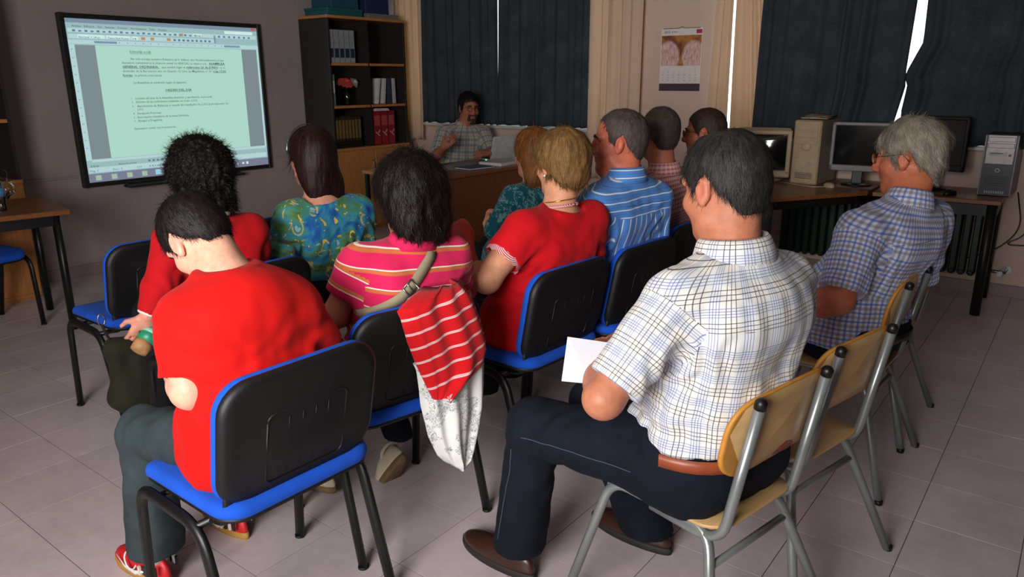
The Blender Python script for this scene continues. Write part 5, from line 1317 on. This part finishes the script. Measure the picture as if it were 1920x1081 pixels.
# ============================================================ clothing details and things people carry
from mathutils.bvhtree import BVHTree
def bvh_of(o):
    me = o.data; n = len(me.vertices); co = np.empty(n*3, np.float32); me.vertices.foreach_get('co', co); co = co.reshape(-1, 3)
    return BVHTree.FromPolygons([tuple(c) for c in co], [tuple(p.vertices) for p in me.polygons])
def ribbon(pts, nrm, w, mat, name, parent, th=.003):
    m = MB(); n = len(pts); vs = []
    for i in range(n):
        t = (pts[min(i+1, n-1)]-pts[max(i-1, 0)]).normalized(); s = t.cross(nrm[i]).normalized()
        for (a, b) in ((-1, 0), (1, 0), (1, 1), (-1, 1)): vs.append(pts[i]+s*(a*w/2)+nrm[i]*(b*th))
    fs = []
    for i in range(n-1):
        for k in range(4): fs.append((i*4+k, i*4+(k+1) % 4, (i+1)*4+(k+1) % 4, (i+1)*4+k))
    m._add(vs, fs, 0, True); return m.build(name, mat, parent)
def surf_path(ctx, o, samples):
    """samples (lateral, height): hit on the back of the garment, in the body's own frame"""
    bv = bvh_of(o); P = []; N = []
    f = Vector(ctx['f']); l = Vector(ctx['l'])
    for (a, z) in samples:
        org = -f*1.0+l*a+Vector((0, 0, z)); h = bv.ray_cast(org, f)
        if h[0] is not None: P.append(h[0]); N.append(h[1] if h[1].dot(f) < 0 else -h[1])
    if len(P) > 6: # calm the path
        for _ in range(3): P = [P[0]]+[(P[i-1]+P[i]*2+P[i+1])/4 for i in range(1, len(P)-1)]+[P[-1]]; N = [N[0]]+[(N[i-1]+N[i]*2+N[i+1]).normalized() for i in range(1, len(N)-1)]+[N[-1]]
    return [p+n*.004 for p, n in zip(P, N)], N
# shoulder strap of the woman in pink
M_strap = fabric('beige_webbing', (150, 138, 112), .1)
sp = [(-.095+.275*t, 1.005-.215*t-.02*math.sin(PI*t)) for t in np.linspace(0, 1, 30)]
P_, N_ = surf_path(pinkw, pinkw['shirt'], sp)
if len(P_) > 4:
    st = ribbon(P_, N_, .034, M_strap, 'bag_strap', pinkw['body']); k = len(P_)//2
    t_ = (P_[k+1]-P_[k-1]).normalized(); s_ = t_.cross(N_[k]).normalized(); c_ = P_[k]+N_[k]*.005
    MB().tube([c_+t_*.020+s_*.021, c_+t_*.020-s_*.021, c_-t_*.020-s_*.021, c_-t_*.020+s_*.021, c_+t_*.020+s_*.021], .0026, 6).tube([c_-s_*.021, c_+s_*.021], .002, 6).build('buckle', M_metal, st)
# belts
def waist_band(ctx, o, z0, z1, off, mat, name, arc=9.):
    me = o.data; n = len(me.vertices); co = np.empty(n*3, np.float32); me.vertices.foreach_get('co', co); co = co.reshape(-1, 3)
    fv = np.array(ctx['f']); s = co[(co[:, 2] > z0-.015) & (co[:, 2] < z1+.015) & (co @ fv < .19)]; c = (s[:, :2].max(0)+s[:, :2].min(0))/2; th = np.arctan2(s[:, 1]-c[1], s[:, 0]-c[0]); r = np.linalg.norm(s[:, :2]-c, axis=1)
    nb = 48; rr = []
    for k in range(nb):
        a = -PI+2*PI*k/nb; d = np.abs((th-a+PI) % (2*PI)-PI); m = d < .16; rr.append(r[m].max() if m.any() else np.nan)
    rr = np.array(rr); rr = np.where(np.isnan(rr), np.nanmean(rr), rr); rr = (np.roll(rr, 1)+rr*2+np.roll(rr, -1))/4+off
    vs = []; fs = []
    ab = math.atan2(-fv[1], -fv[0]); seq = sorted((((-PI+2*PI*k/nb-ab+PI) % (2*PI)-PI), k) for k in range(nb)); seq = [q for q in seq if abs(q[0]) < arc]; n_ = len(seq); closed = n_ == nb
    for i, (_, k) in enumerate(seq):
        a = -PI+2*PI*k/nb
        for z, e in ((z0, 0), (z0, .004), (z1, .004), (z1, 0)): vs.append((c[0]+(rr[k]+e)*math.cos(a), c[1]+(rr[k]+e)*math.sin(a), z))
        if i < n_-1 or closed:
            for j in range(4): fs.append((i*4+j, ((i+1) % n_)*4+j, ((i+1) % n_)*4+(j+1) % 4, i*4+(j+1) % 4))
    return MB()._add(vs, fs, 0, True).build(name, mat, ctx['body'])
waist_band(front, front['pants'], .592, .624, .001, plain('tan_brown_belt_leather', (150, 72, 40), .4), 'belt', 1.45)
waist_band(grey, grey['pants'], .535, .565, .001, plain('black_belt_leather', (20, 18, 18), .4), 'belt', 1.3)
# yoke seams across the shirt backs, side seam of the jeans
for ctx_, dz, w_, mt in ((front, .135, .15, plain('shirt_seam_grey', (150, 146, 146), .9)), (grey, .125, .15, plain('shirt_seam_mauve', (120, 120, 150), .9)), (blue, .10, .15, plain('shirt_seam_blue', (40, 84, 150), .9))):
    zz_ = ctx_['neck'][2]-dz; P_, N_ = surf_path(ctx_, ctx_['shirt'], [(w_-2*w_*t, zz_) for t in np.linspace(0, 1, 26)])
    if len(P_) > 8: MB().tube([p-n*.0035 for p, n in zip(P_, N_)], .0013, 5).build('yoke_seam', mt, ctx_['body'])
def side_seam(ctx, pts, mat, sgn=1):
    bv = bvh_of(ctx['pants']); l = Vector(ctx['l'])*sgn; P = []
    for p in pts:
        h = bv.ray_cast(Vector(p)-Vector(ctx['base'])+l*.5, -l)
        if h[0] is not None: P.append(h[0]+h[1]*.0004)
    if len(P) > 6: MB().tube(P, .0011, 5).build('side_seam', mat, ctx['body'])
hp_, kn_, an_ = Vector(front['hip']), Vector((-1.150, 1.605, .535)), Vector((-1.235, 1.625, .12))
side_seam(front, [hp_+(kn_-hp_)*t+Vector((0, 0, .0)) for t in np.linspace(.15, .92, 20)], plain('jeans_stitching', (70, 84, 100), .9)); side_seam(front, [kn_+(an_-kn_)*t+Vector((0, 0, -.01)) for t in np.linspace(.1, .9, 16)], plain('jeans_stitching', (70, 84, 100), .9))
# trim of the red knit top: fine red and white rib at sleeve end and neck
t = NT('red_white_rib'); s = t.sep(t.obj()); M_rib = t.fin(t.mix(t.stripe(t.math('ADD', s[0], s[2]), .006, 0, .003), lin(190, 30, 44), lin(226, 206, 204)), .8)
def cuff(ctx, S0, E0, fr, r, mat, name, w=.022, scallop=.0):
    S0, E0 = Vector(S0), Vector(E0); b = Vector(ctx['base']); e = (E0-S0); L = e.length; e.normalize(); u = e.orthogonal().normalized(); v = e.cross(u); c = S0+e*L*fr-b
    return MB().grid(lambda i, j: c+(u*math.cos(2*PI*i)+v*math.sin(2*PI*i))*(r+.001*j)+e*(w*(j-.4)+scallop*j*math.sin(2*PI*i*14)), 64, 3).build(name, mat, ctx['body'])
cuff(redw, redw['shL'], redw['elL'], .55, .0735, M_rib, 'sleeve_trim', .024, .004); cuff(redw, redw['shR'], redw['elR'], .55, .0735, M_rib, 'sleeve_trim', .024, .004)
nb_ = Vector(redw['neck']-redw['base']); MB().tube([nb_+Vector((.066*math.cos(a), .068*math.sin(a), .016-.010*math.cos(a-PI))) for a in np.linspace(0, 2*PI, 33)], .006, 6).build('neck_trim', M_rib, redw['body'])
M_gold = plain('gold_jewellery', (200, 160, 80), .25, 1.0)
MB().tube([nb_+Vector((.061*math.cos(a), .063*math.sin(a), .036-.012*math.cos(a-PI))) for a in np.linspace(0, 2*PI, 41)], .0016, 5).build('necklace', M_gold, redw['body'])
ep = Vector(redw['hc']+redw['R'] @ (np.array([.004, .086, -.040])*redw['hk'])-redw['base']); MB().lathe([(.0, -.005), (.004, -.003), (.005, 0), (.004, .003), (.0, .005)], ep, 10).build('earring', plain('pearl', (225, 215, 205), .2), redw['body'])
# waist trim of the red top on the seat
waist_band(redw, redw['shirt'], .476, .494, .002, M_rib, 'hem_trim')
# glinting hair band of the woman in the floral blouse
Ht = lambda p: Vector(teal['hc']+teal['R'] @ (np.array(p)*teal['hk'])-teal['base'])
MB().tube([Ht((.022, .104*math.cos(a), .030+.118*math.sin(a))) for a in np.linspace(-.1, PI+.1, 25)], .0022, 6).build('hair_band', plain('silver_wire', (190, 190, 190), .2, 1.0), teal['body'])
# necklace / scarf edge of the curly-haired woman, bracelet
cn = Vector(curly['neck']-curly['base']); MB().tube([cn+Vector((.064*math.cos(a), .068*math.sin(a), .020-.012*math.cos(a-PI))) for a in np.linspace(0, 2*PI, 33)], .008, 7).build('white_blouse_collar', plain('white_cotton', (214, 208, 200), .8), curly['body'])
def ring_at(ctx, A, B, fr, r, th, mat, name):
    A, B = Vector(A), Vector(B); e = (B-A).normalized(); u = e.orthogonal().normalized(); v = e.cross(u); c = A+(B-A)*fr-Vector(ctx['base'])
    return MB().tube([c+(u*math.cos(a)+v*math.sin(a))*r for a in np.linspace(0, 2*PI, 21)], th, 7).build(name, mat, ctx['body'])
ring_at(curly, curly['elL'], curly['wrL'], .95, .033, .006, plain('white_plastic', (220, 218, 212), .4), 'wristwatch')
ring_at(front, front['elL'], front['wrL'], .93, .034, .005, M_metal, 'wristwatch')
# small green pouch in the hanging hand
pc = empty('green_pouch', (-2.585, 1.222, .605)); tag(pc, 'small green and tan bottle-shaped pouch in the curly-haired woman\'s hand', 'pouch')
Mp = RY(math.radians(-18)) @ RX(math.radians(-52))
MB().lathe([(.012, -.062), (.030, -.058), (.033, -.035), (.034, -.02)], (0, 0, 0), 14, 0, Mp).build('tan_end', plain('tan_cork', (176, 128, 80), .6, var=.3), pc)
MB().lathe([(.034, -.02), (.035, .01), (.031, .045), (.022, .075), (.012, .09), (.004, .092)], (0, 0, 0), 14, 0, Mp).build('green_cover', plain('green_plastic', (26, 132, 96), .4, var=.25), pc)
MB().lathe([(.0352, .012), (.0338, .030)], (0, 0, 0), 14, 0, Mp).build('pale_band', plain('pale_green', (130, 190, 160), .5), pc)
# leaflet in the hand of the man in the white shirt
lf = empty('leaflet', (-.93, 1.55, .80)); tag(lf, 'white folded leaflet in the hand of the man in the white checked shirt', 'leaflet')
A3 = [Vector(p) for p in ((-.985, 1.515, .865), (-.905, 1.575, .850), (-.885, 1.475, .775), (-.955, 1.445, .775))]; B3 = [Vector(p) for p in ((-.905, 1.575, .850), (-.905, 1.645, .868), (-.835, 1.575, .800), (-.885, 1.475, .775))]
for nm, q in (('page', A3), ('page', B3)):
    o = MB()._add([p-Vector((-.93, 1.55, .80)) for p in q], [(0, 1, 2, 3)]).build(nm, plain('white_leaflet_paper', (228, 228, 234), .6, var=.02), lf); md = o.modifiers.new('thickness', 'SOLIDIFY'); md.thickness = .0012
# compact camera
ca = empty('compact_camera', (-1.885, 3.81, 1.155)); tag(ca, 'black compact camera held up by the man with glasses', 'camera'); ca.rotation_euler = (0, 0, math.radians(192))
MB().box((0, 0, 0), (.03, .10, .06), bev=.006).build('camera_body', M_blk, ca); MB().lathe([(.024, 0), (.024, .02), (.019, .03)], (.014, 0, 0), 16, 0, RY(PI/2)).build('lens', M_metal, ca); MB().box((.0, .03, .034), (.016, .018, .010), bev=.003).build('shutter_button', M_blk, ca)
# ------------------------------------------------------------ jacket over the chair back
t, s = woven('red_knit_white_stripes'); col = acc_lines(t, lin(196, 16, 24), s[1], .052, (.0,), .0075, (226, 206, 204), .95); col = acc_lines(t, col, s[1], .052, (.0,), .0018, (200, 60, 66), .8); M_jack = fin_cloth(t, col, .9, .35)
t = NT('white_lining_sketch_print'); o = t.obj(); n = t.noise(o, 34, 3, .6, 3.5); ln = t.math('SUBTRACT', 1, t.math('MULTIPLY', t.math('ABSOLUTE', t.math('SUBTRACT', n, .5)), 16), clamp=True)
g_ = t.math('GREATER_THAN', t.noise(o, 13, 2), .49); M_lin = t.fin(t.mix(t.math('MULTIPLY', t.math('MULTIPLY', ln, g_), .85), lin(226, 226, 222), lin(56, 64, 84)), .8)
jk = empty('striped_jacket', (-1.80, 1.638, 0)); jk.rotation_euler = (0, 0, math.radians(168)); tag(jk, 'red jacket with white stripes and printed white lining hung over a chair', 'jacket')
def drape(name, tab, mat, x0, amp, nf, ph, tilt=.25, bulge=.0, th=.010):
    zs = [r[0] for r in tab][::-1]; Ls = [r[1] for r in tab][::-1]; Rs = [r[2] for r in tab][::-1]; nu, nv = 44, 40; V = []; U = []
    for j in range(nv+1):
        z = tab[0][0]+(tab[-1][0]-tab[0][0])*j/nv; a, b = np.interp(z, zs, Ls), np.interp(z, zs, Rs)
        for i in range(nu+1):
            u = i/nu; y = a+(b-a)*u
            x = x0-amp*math.sin(2*PI*nf*u+ph+1.3*j/nv)*(.35+.65*j/nv)-.4*amp*math.sin(2*PI*nf*2.3*u+ph*2)-bulge*math.sin(PI*u)+.035*max(0, 2*abs(u-.5)-.72)/.28
            x += .05*max(0, 1-j/nv*9)**2
            V.append((x, y, z)); U.append((y, z+tilt*y))
    Q = np.array([(j*(nu+1)+i, j*(nu+1)+i+1, (j+1)*(nu+1)+i+1, (j+1)*(nu+1)+i) for j in range(nv) for i in range(nu)]); U = np.array(U)
    o = link(name, np_mesh(name, np.array(V), Q, mat, True, U[Q].reshape(-1, 2)), jk); md = o.modifiers.new('thickness', 'SOLIDIFY'); md.thickness = th; md.offset = 1; return o
drape('knit_shell', [(.880, -.02, -.13), (.862, .066, -.15), (.838, .114, -.17), (.81, .103, -.185), (.73, .084, -.218), (.65, .057, -.24), (.60, .036, -.215), (.56, .02, -.14), (.527, .004, -.05)], M_jack, -.298, .014, 1.6, .6, .28, .02)
drape('lining', [(.66, .040, -.232), (.56, .03, -.229), (.5, .026, -.226), (.446, .014, -.22), (.38, 0, -.20), (.30, -.035, -.165), (.27, -.06, -.145), (.249, -.085, -.10)], M_lin, -.278, .012, 1.9, 2.0, 0, .015, .006)
# salmon jacket on the arm of the woman in red
s = Sdf(.006)
for a, b, ra, rb in (((-1.815, 2.055, .965), (-1.80, 2.03, .82), .040, .055), ((-1.80, 2.04, .84), (-1.76, 2.00, .74), .055, .045), ((-1.84, 2.10, .93), (-1.85, 2.09, .80), .04, .05), ((-1.775, 1.985, .78), (-1.765, 1.975, .70), .04, .03)): s.cone(a, b, ra, rb, .03)
V, Q = s.mesh(); N = vnormals(V, Q); V = V+N*(.010*vnoise(V*np.array([22, 22, 10]), 4)+.005*vnoise(V*45, 6))[:, None]
o = link('salmon_jacket', np_mesh('salmon_jacket', V, Q, fabric('salmon_cotton', (214, 96, 84), .1))); place_obj(o, (-1.80, 2.03, .70)); o.location = (-1.80, 2.03, .70); tag(o, 'crumpled salmon pink jacket over the arm of the woman in red', 'jacket')
# olive bag hanging from the empty chair
bg = empty('shoulder_bag', (-3.15, 1.475, .12)); tag(bg, 'dark olive cloth bag hanging from the empty chair at left', 'bag')
s = Sdf(.008); s.cone((0, -.12, .06), (0, .16, .05), .055, .055, .05); s.cone((0, -.13, .28), (0, .14, .27), .030, .030, .05); s.cone((0, -.12, .06), (0, -.13, .30), .05, .028, .06); s.cone((0, .15, .06), (0, .14, .28), .05, .028, .06); s.cone((0, 0, .08), (0, 0, .28), .06, .03, .06); s.cone((0, -.07, .08), (0, -.07, .28), .055, .03, .06); s.cone((0, .08, .08), (0, .08, .27), .055, .03, .06)
V, Q = s.mesh(); N = vnormals(V, Q); V = V+N*(.007*vnoise(V*np.array([20, 20, 9]), 8))[:, None]; V[:, 2] = np.maximum(V[:, 2], .003)
link('bag_body', np_mesh('bag_body', V, Q, fabric('dark_olive_canvas', (40, 38, 26), .2)), bg)
MB().tube(fillet([(0, -.13, .30), (.01, -.16, .36), (.0, -.165, .40)], .02), .006, 6).build('strap', fabric('dark_olive_canvas', (40, 38, 26), .2), bg)
MB().tube([(0, -.165+.014*math.cos(a), .42+.026*math.sin(a)) for a in np.linspace(0, 2*PI, 17)], .003, 6).build('clip', M_metal, bg)
# black handbag at the hip of the woman in pink
hb = empty('handbag', (-1.83, 1.42, .50)); tag(hb, 'black studded handbag at the hip of the woman in pink', 'handbag')
s = Sdf(.007); s.cone((-.05, 0, .04), (.06, .02, .04), .04, .04, .03); s.cone((-.04, 0, .10), (.05, .02, .10), .028, .028, .03); V, Q = s.mesh(); link('bag_body', np_mesh('bag_body', V, Q, plain('black_glossy_leather', (16, 15, 16), .25)), hb)
for k in range(14): MB().lathe([(.0035, 0), (.002, .002), (0, .0025)], (-.045+.018*(k % 7), -.036+.006*(k//7), .05+.022*(k//7)), 6, 0, RX(PI/2)).build('stud', M_metal, hb)

# ============================================================ things on the desks
# laptop
lp = empty('laptop', (-4.50, 5.66, .751), math.radians(160)); tag(lp, 'open white laptop with a green light on the speaker\'s desk', 'laptop')
M_silv = plain('pale_silver_plastic', (196, 198, 200), .35)
MB().box((0, 0, .010), (.24, .33, .018), bev=.004).build('base', M_silv, lp); MB().box((.0, 0, .0197), (.16, .29, .002)).build('keyboard', M_blk, lp)
Ml = RY(math.radians(-18)); ld_ = MB().box((-.155, 0, .125), (.010, .33, .22), Ml, bev=.004).build('lid', M_silv, lp); MB().box((-.149, 0, .125), (.002, .30, .19), Ml).build('screen', emis('laptop_glow', (60, 75, 85), .6), ld_)
MB().lathe([(.004, 0), (.004, .004), (.001, .005)], (-.118, .14, .008), 8, 0, RX(-PI/2)).build('power_light', emis('green_led', (30, 255, 110), 9.0), lp)
bpy.data.objects[lp.name].children
o = MB().lathe([(.004, 0), (.004, .004), (.001, .005)], (-.05, .166, .010), 8, 0, RX(-PI/2)).build('charge_light', emis('green_led', (30, 255, 110), 9.0), lp)
def sheet(c, w, h, rz, rgb, label, th=.002, name='paper_sheet', cat='paper', group=None):
    o = MB().box((0, 0, th/2), (w, h, th), bev=min(.001, th*.3)).build(name, plain('sheet_%d_%d_%d' % rgb, rgb, .6, var=.05), None, c, (0, 0, rz)); return tag(o, label, cat, group)
sheet((-4.50, 5.12, .7505), .21, .30, .3, (150, 150, 150), 'printed sheet lying left on the speaker\'s desk'); sheet((-4.40, 4.78, .7505), .21, .30, -.2, (170, 168, 176), 'pale sheet at the near end of the speaker\'s desk')
def bookflat(c, w, h, th, rz, rgb, label, name='book', cat='book'):
    b = empty(name, c, rz); tag(b, label, cat); m = plain('flat_%d_%d_%d' % rgb, rgb, .4)
    MB().box((0, 0, .0015), (w, h, .003)).box((0, 0, th-.0015), (w, h, .003)).box((-w/2+.002, 0, th/2), (.004, h, th)).build('cover', m, b); MB().box((.002, 0, th/2), (w-.008, h-.008, th-.006)).build('pages', M_paper, b); return b
bookflat((-4.22, 4.98, .7505), .20, .30, .014, -.15, (38, 62, 110), 'blue magazine on the front edge of the speaker\'s desk', 'magazine', 'magazine')
bookflat((-4.24, 5.36, .7505), .24, .34, .03, .1, (196, 186, 196), 'thick white document stack beside the laptop', 'document_stack', 'documents')
sheet((-4.82, 4.46, .7505), .16, .22, .4, (190, 186, 182), 'small sheet on the pale end of the speaker\'s desk')
wc = empty('desk_webcam', (-4.24, 5.68, .7505)); tag(wc, 'small black webcam on a stand beside the laptop', 'webcam')
MB().lathe([(.04, 0), (.042, .006), (.03, .012), (.006, .02), (.006, .06)], n=16).build('stand', M_blk, wc); MB().box((0, 0, .085), (.035, .06, .05), RY(.2), bev=.008).build('head', M_blk, wc)
# tube monitor
M_beige = plain('yellowed_beige_plastic', (180, 156, 124), .5, var=.06); M_scr = plain('dark_glass_screen', (18, 19, 20), .08, var=.02)
M_scr.node_tree.nodes['Principled BSDF'].inputs['Specular IOR Level'].default_value = .6
ct = empty('tube_monitor', (-1.93, 5.56, .751), math.radians(-76)); tag(ct, 'beige tube monitor with a window mirrored in its screen', 'monitor')
MB().lathe([(.14, 0), (.145, .012), (.10, .03), (.07, .04)], (-.12, 0, 0), 20).build('stand', M_beige, ct)
fr_ = MB().box((.0, 0, .36), (.05, .39, .035), bev=.008).box((0, 0, .062), (.05, .39, .052), bev=.008).box((0, .179, .21), (.05, .032, .30), bev=.006).box((0, -.179, .21), (.05, .032, .30), bev=.006); fr_.build('bezel', M_beige, ct)
MB().grid(lambda i, j: (.004+.022*(1-(2*i-1)**2)*(1-(2*j-1)**2)**.5*.8, -.165+.33*i, .085+.26*j), 16, 12).build('screen', M_scr, ct)
MB().pillow(rrect(.38, .36, .03, 4, 0, .21), [(0, 0), (1, 0), (.98, -.08), (.80, -.24), (.55, -.36), (.50, -.37), (0, -.37)], lambda u, v, w: (w-.02, u, v)).build('housing', M_beige, ct)
for k in range(4): MB().box((.027, -.03-.025*k, .062), (.006, .014, .010), bev=.002).build('button', M_beige, ct)
# beige tower
tw = empty('computer_tower', (-1.625, 5.80, .751), math.radians(-92)); tag(tw, 'tall beige computer tower with papers on top', 'computer')
MB().box((0, 0, .225), (.40, .19, .45), bev=.004).build('case', plain('warm_grey_steel_case', (150, 140, 126), .5), tw); MB().box((.205, 0, .225), (.025, .192, .452), bev=.010).build('front_panel', M_beige, tw)
for z in (.405, .355, .305): MB().box((.219, 0, z), (.006, .150, .042), bev=.002).build('drive_cover', M_beige, tw)
MB().box((.2185, .005, .13), (.004, .130, .115), bev=.003).build('lower_cover', plain('beige_cover_darker', (184, 164, 136), .5), tw); MB().lathe([(.030, 0), (.028, .006), (.012, .008)], (.216, 0, .265), 14, 0, RY(PI/2) @ Matrix(((1, 0, 0), (0, 1.2, 0), (0, 0, 1)))).build('power_button', plain('beige_cover_darker', (184, 164, 136), .5), tw)
for k in range(4): MB().box((.2205, 0, .045+.012*k), (.003, .12, .004)).build('vent', plain('vent_dark', (80, 70, 60), .7), tw)
pp = empty('paper_pile', (-1.625, 5.80, 1.204), math.radians(-88)); tag(pp, 'untidy papers lying on the beige computer tower', 'papers')
for k in range(3): MB().grid(lambda i, j, k=k: (-.14+.27*i+.01*k, -.09+.18*j, .006+.008*k+.010*math.sin(3*i+k)*math.sin(2.2*j+2*k+.4)**2), 8, 6).build('sheet', plain('crumpled_paper', (190, 172, 146), .8), pp).modifiers.new('t', 'SOLIDIFY').thickness = .002
# flat monitors
def lcd(loc, yaw, w, h, zc, bez, scrn, label, tilt=0):
    o = empty('flat_monitor', loc, math.radians(yaw)); tag(o, label, 'monitor')
    M = RY(tilt); c = Vector((0, 0, zc)); bt = .024
    def b(cx, cy, cz, sx, sy, sz): return (c+M @ Vector((cx, cy, cz)), (sx, sy, sz))
    m = MB()
    for q in (b(0, 0, h/2-bt/2, .03, w, bt), b(0, 0, -h/2+bt*.9, .03, w, bt*1.8), b(0, w/2-bt/2, 0, .03, bt, h), b(0, -w/2+bt/2, 0, .03, bt, h)): m.box(q[0], q[1], M, bev=.005)
    m.build('bezel', bez, o); q = b(.006, 0, bt*.4, .006, w-2*bt+.004, h-2.8*bt+.006); MB().box(q[0], q[1], M).build('screen', scrn, o); q = b(-.02, 0, 0, .03, w*.92, h*.9); MB().box(q[0], q[1], M, bev=.01).build('back', bez, o)
    MB().box((-.04, 0, (zc)/2), (.03, .07, zc), bev=.005).build('neck', M_blk, o); MB().lathe([(.10, 0), (.10, .008), (.05, .016)], (-.02, 0, 0), 20).build('foot', M_blk, o); return o
lcd((-1.31, 5.74, .751), -84, .38, .34, .27, plain('grey_plastic', (126, 120, 122), .45), M_scr, 'grey flat monitor with black screen left of the grey-haired man')
lcd((-.86, 5.84, .751), -100, .40, .36, .31, M_blk, plain('dull_dark_screen', (44, 38, 38), .3), 'black flat monitor partly behind the grey-haired man\'s head')
# silver and dark tower
t2 = empty('computer_tower', (-.465, 5.92, .751), math.radians(-91)); tag(t2, 'silver and dark grey computer tower at the right edge', 'computer')
M_dk = plain('dark_grey_plastic', (52, 54, 60), .4); M_sl = plain('silver_plastic', (158, 152, 154), .35, .3)
MB().box((0, 0, .195), (.36, .18, .39), bev=.004).build('case', M_dk, t2); MB().box((.185, 0, .195), (.02, .185, .392), bev=.006).build('front_panel', M_dk, t2)
MB().box((.194, 0, .295), (.012, .158, .185), bev=.004).build('silver_face', M_sl, t2)
for y in (.088, -.088): MB().box((.194, y, .195), (.014, .008, .385), bev=.003).build('silver_edge', M_sl, t2)
for z in (.36, .32): MB().box((.201, 0, z), (.006, .145, .030), bev=.003).build('drive_cover', M_sl, t2)
MB().box((.201, -.012, .268), (.004, .098, .022), bev=.001).build('card_reader', plain('pale_grey', (190, 186, 184), .4), t2); MB().box((.2035, -.018, .272), (.003, .070, .005)).build('slot', M_blk, t2)
MB().box((.201, .055, .262), (.004, .014, .014)).build('red_port', plain('red_plastic', (150, 30, 36), .4), t2)
MB().lathe([(.014, 0), (.014, .004), (.010, .005)], (.1945, 0, .165), 16, 0, RY(PI/2)).build('power_button', plain('pale_grey', (190, 186, 184), .4), t2); MB().lathe([(.008, 0), (.007, .003)], (.1985, 0, .165), 12, 0, RY(PI/2)).build('button_core', M_blk, t2)
for k in range(5): MB().box((.1955, 0, .125-.014*k), (.003, .125, .006)).build('vent', M_blk, t2)
for k in range(9): MB().box((.1965, -.05+.0125*k, .025), (.004, .008, .018), bev=.002).build('grille_bar', plain('pale_grey', (190, 186, 184), .4), t2)
# mice and cables
def mouse(loc, rz, mat, label):
    o = empty('computer_mouse', loc, rz); tag(o, label, 'mouse'); out = [(.05*math.cos(a), .031*math.sin(a)) for a in np.linspace(0, 2*PI, 24)[:-1]]
    MB().pillow(out, [(.96, 0), (1, .006), (.95, .018), (.75, .029), (.4, .034), (0, .035)], lambda u, v, w: (u, v, w)).build('shell', mat, o); MB().box((.032, 0, .026), (.014, .005, .008), bev=.002).build('wheel', M_blk, o)
mouse((-1.43, 5.52, .751), 2.4, M_beige, 'beige mouse in front of the grey monitor'); mouse((-.70, 5.62, .751), 1.0, M_blk, 'black mouse on the table with the silver tower'); 
sp_ = empty('desk_speaker', (-.93, 5.66, .751)); tag(sp_, 'small black desk speaker beside the black mouse', 'speaker'); MB().box((0, 0, .05), (.07, .08, .10), RZ(.3), bev=.012).build('case', M_blk, sp_); MB().lathe([(.026, 0), (.022, .004)], (.012, -.042, .055), 14, 0, RX(PI/2) ).build('cone', plain('speaker_grey', (60, 60, 60), .6), sp_)
def cable(pts, r, mat, label): 
    o = MB().tube(fillet(pts, .15, 8), r, 6).build('cable', mat); return tag(o, label, 'cable')
cable([(-1.80, 5.60, .754), (-1.62, 5.50, .754), (-1.52, 5.46, .754), (-1.45, 5.50, .756)], .003, plain('pale_cable', (190, 180, 166), .5), 'pale cable lying along the front of the angled table')
cable([(-.36, 6.10, .74), (-.30, 6.06, .5), (-.42, 6.05, .34), (-.62, 6.03, .25)], .004, M_blk, 'black cable looping down in front of the radiator')
cable([(-.30, 6.12, .74), (-.26, 6.08, .46), (-.40, 6.06, .38), (-.10, 6.07, .40), (.2, 6.08, .36)], .004, M_blk, 'black cable sagging along the wall at the right edge')
cable([(-.22, 6.12, .74), (-.24, 6.08, .55), (-.12, 6.08, .42)], .0035, plain('dark_red_cable', (90, 30, 34), .5), 'dark red cable hanging at the right edge')
cable([(-.88, 5.78, .756), (-.80, 5.68, .757), (-.74, 5.66, .757), (-.70, 5.66, .76)], .003, M_blk, 'thin black mouse cable under the black monitor')
# water bottle and clear bag on the left table
wb_ = empty('water_bottle', (-5.10, 1.66, .7505)); tag(wb_, 'clear plastic water bottle with a blue label at the left edge', 'bottle')
MB().lathe([(.030, 0), (.034, .006), (.033, .05), (.034, .10), (.032, .15), (.02, .185), (.013, .195), (.013, .205)], n=18).build('bottle_body', glass_mat('clear_plastic', (.82, .86, .88, 1), .05), wb_); MB().lathe([(.0345, .085), (.0345, .135)], n=18).build('label', plain('blue_label', (90, 140, 190), .5), wb_); MB().lathe([(.0145, .198), (.0145, .215), (.006, .217)], n=14).build('cap', plain('pale_blue_cap', (150, 180, 205), .4), wb_)
s = Sdf(.008); s.cone((0, 0, .06), (.02, .05, .10), .06, .05, .03); s.cone((0, .02, .1), (.0, .06, .20), .05, .02, .03); V, Q = s.mesh(); N = vnormals(V, Q); V = V+N*(.018*vnoise(V*28, 2))[:, None]; V[:, 2] = np.maximum(V[:, 2], .001)
o = link('plastic_bag', np_mesh('plastic_bag', V, Q, glass_mat('clear_film', (.75, .8, .78, 1), .1)), None, (-5.32, 1.72, .7505)); tag(o, 'crumpled clear plastic bag behind the water bottle', 'plastic bag')
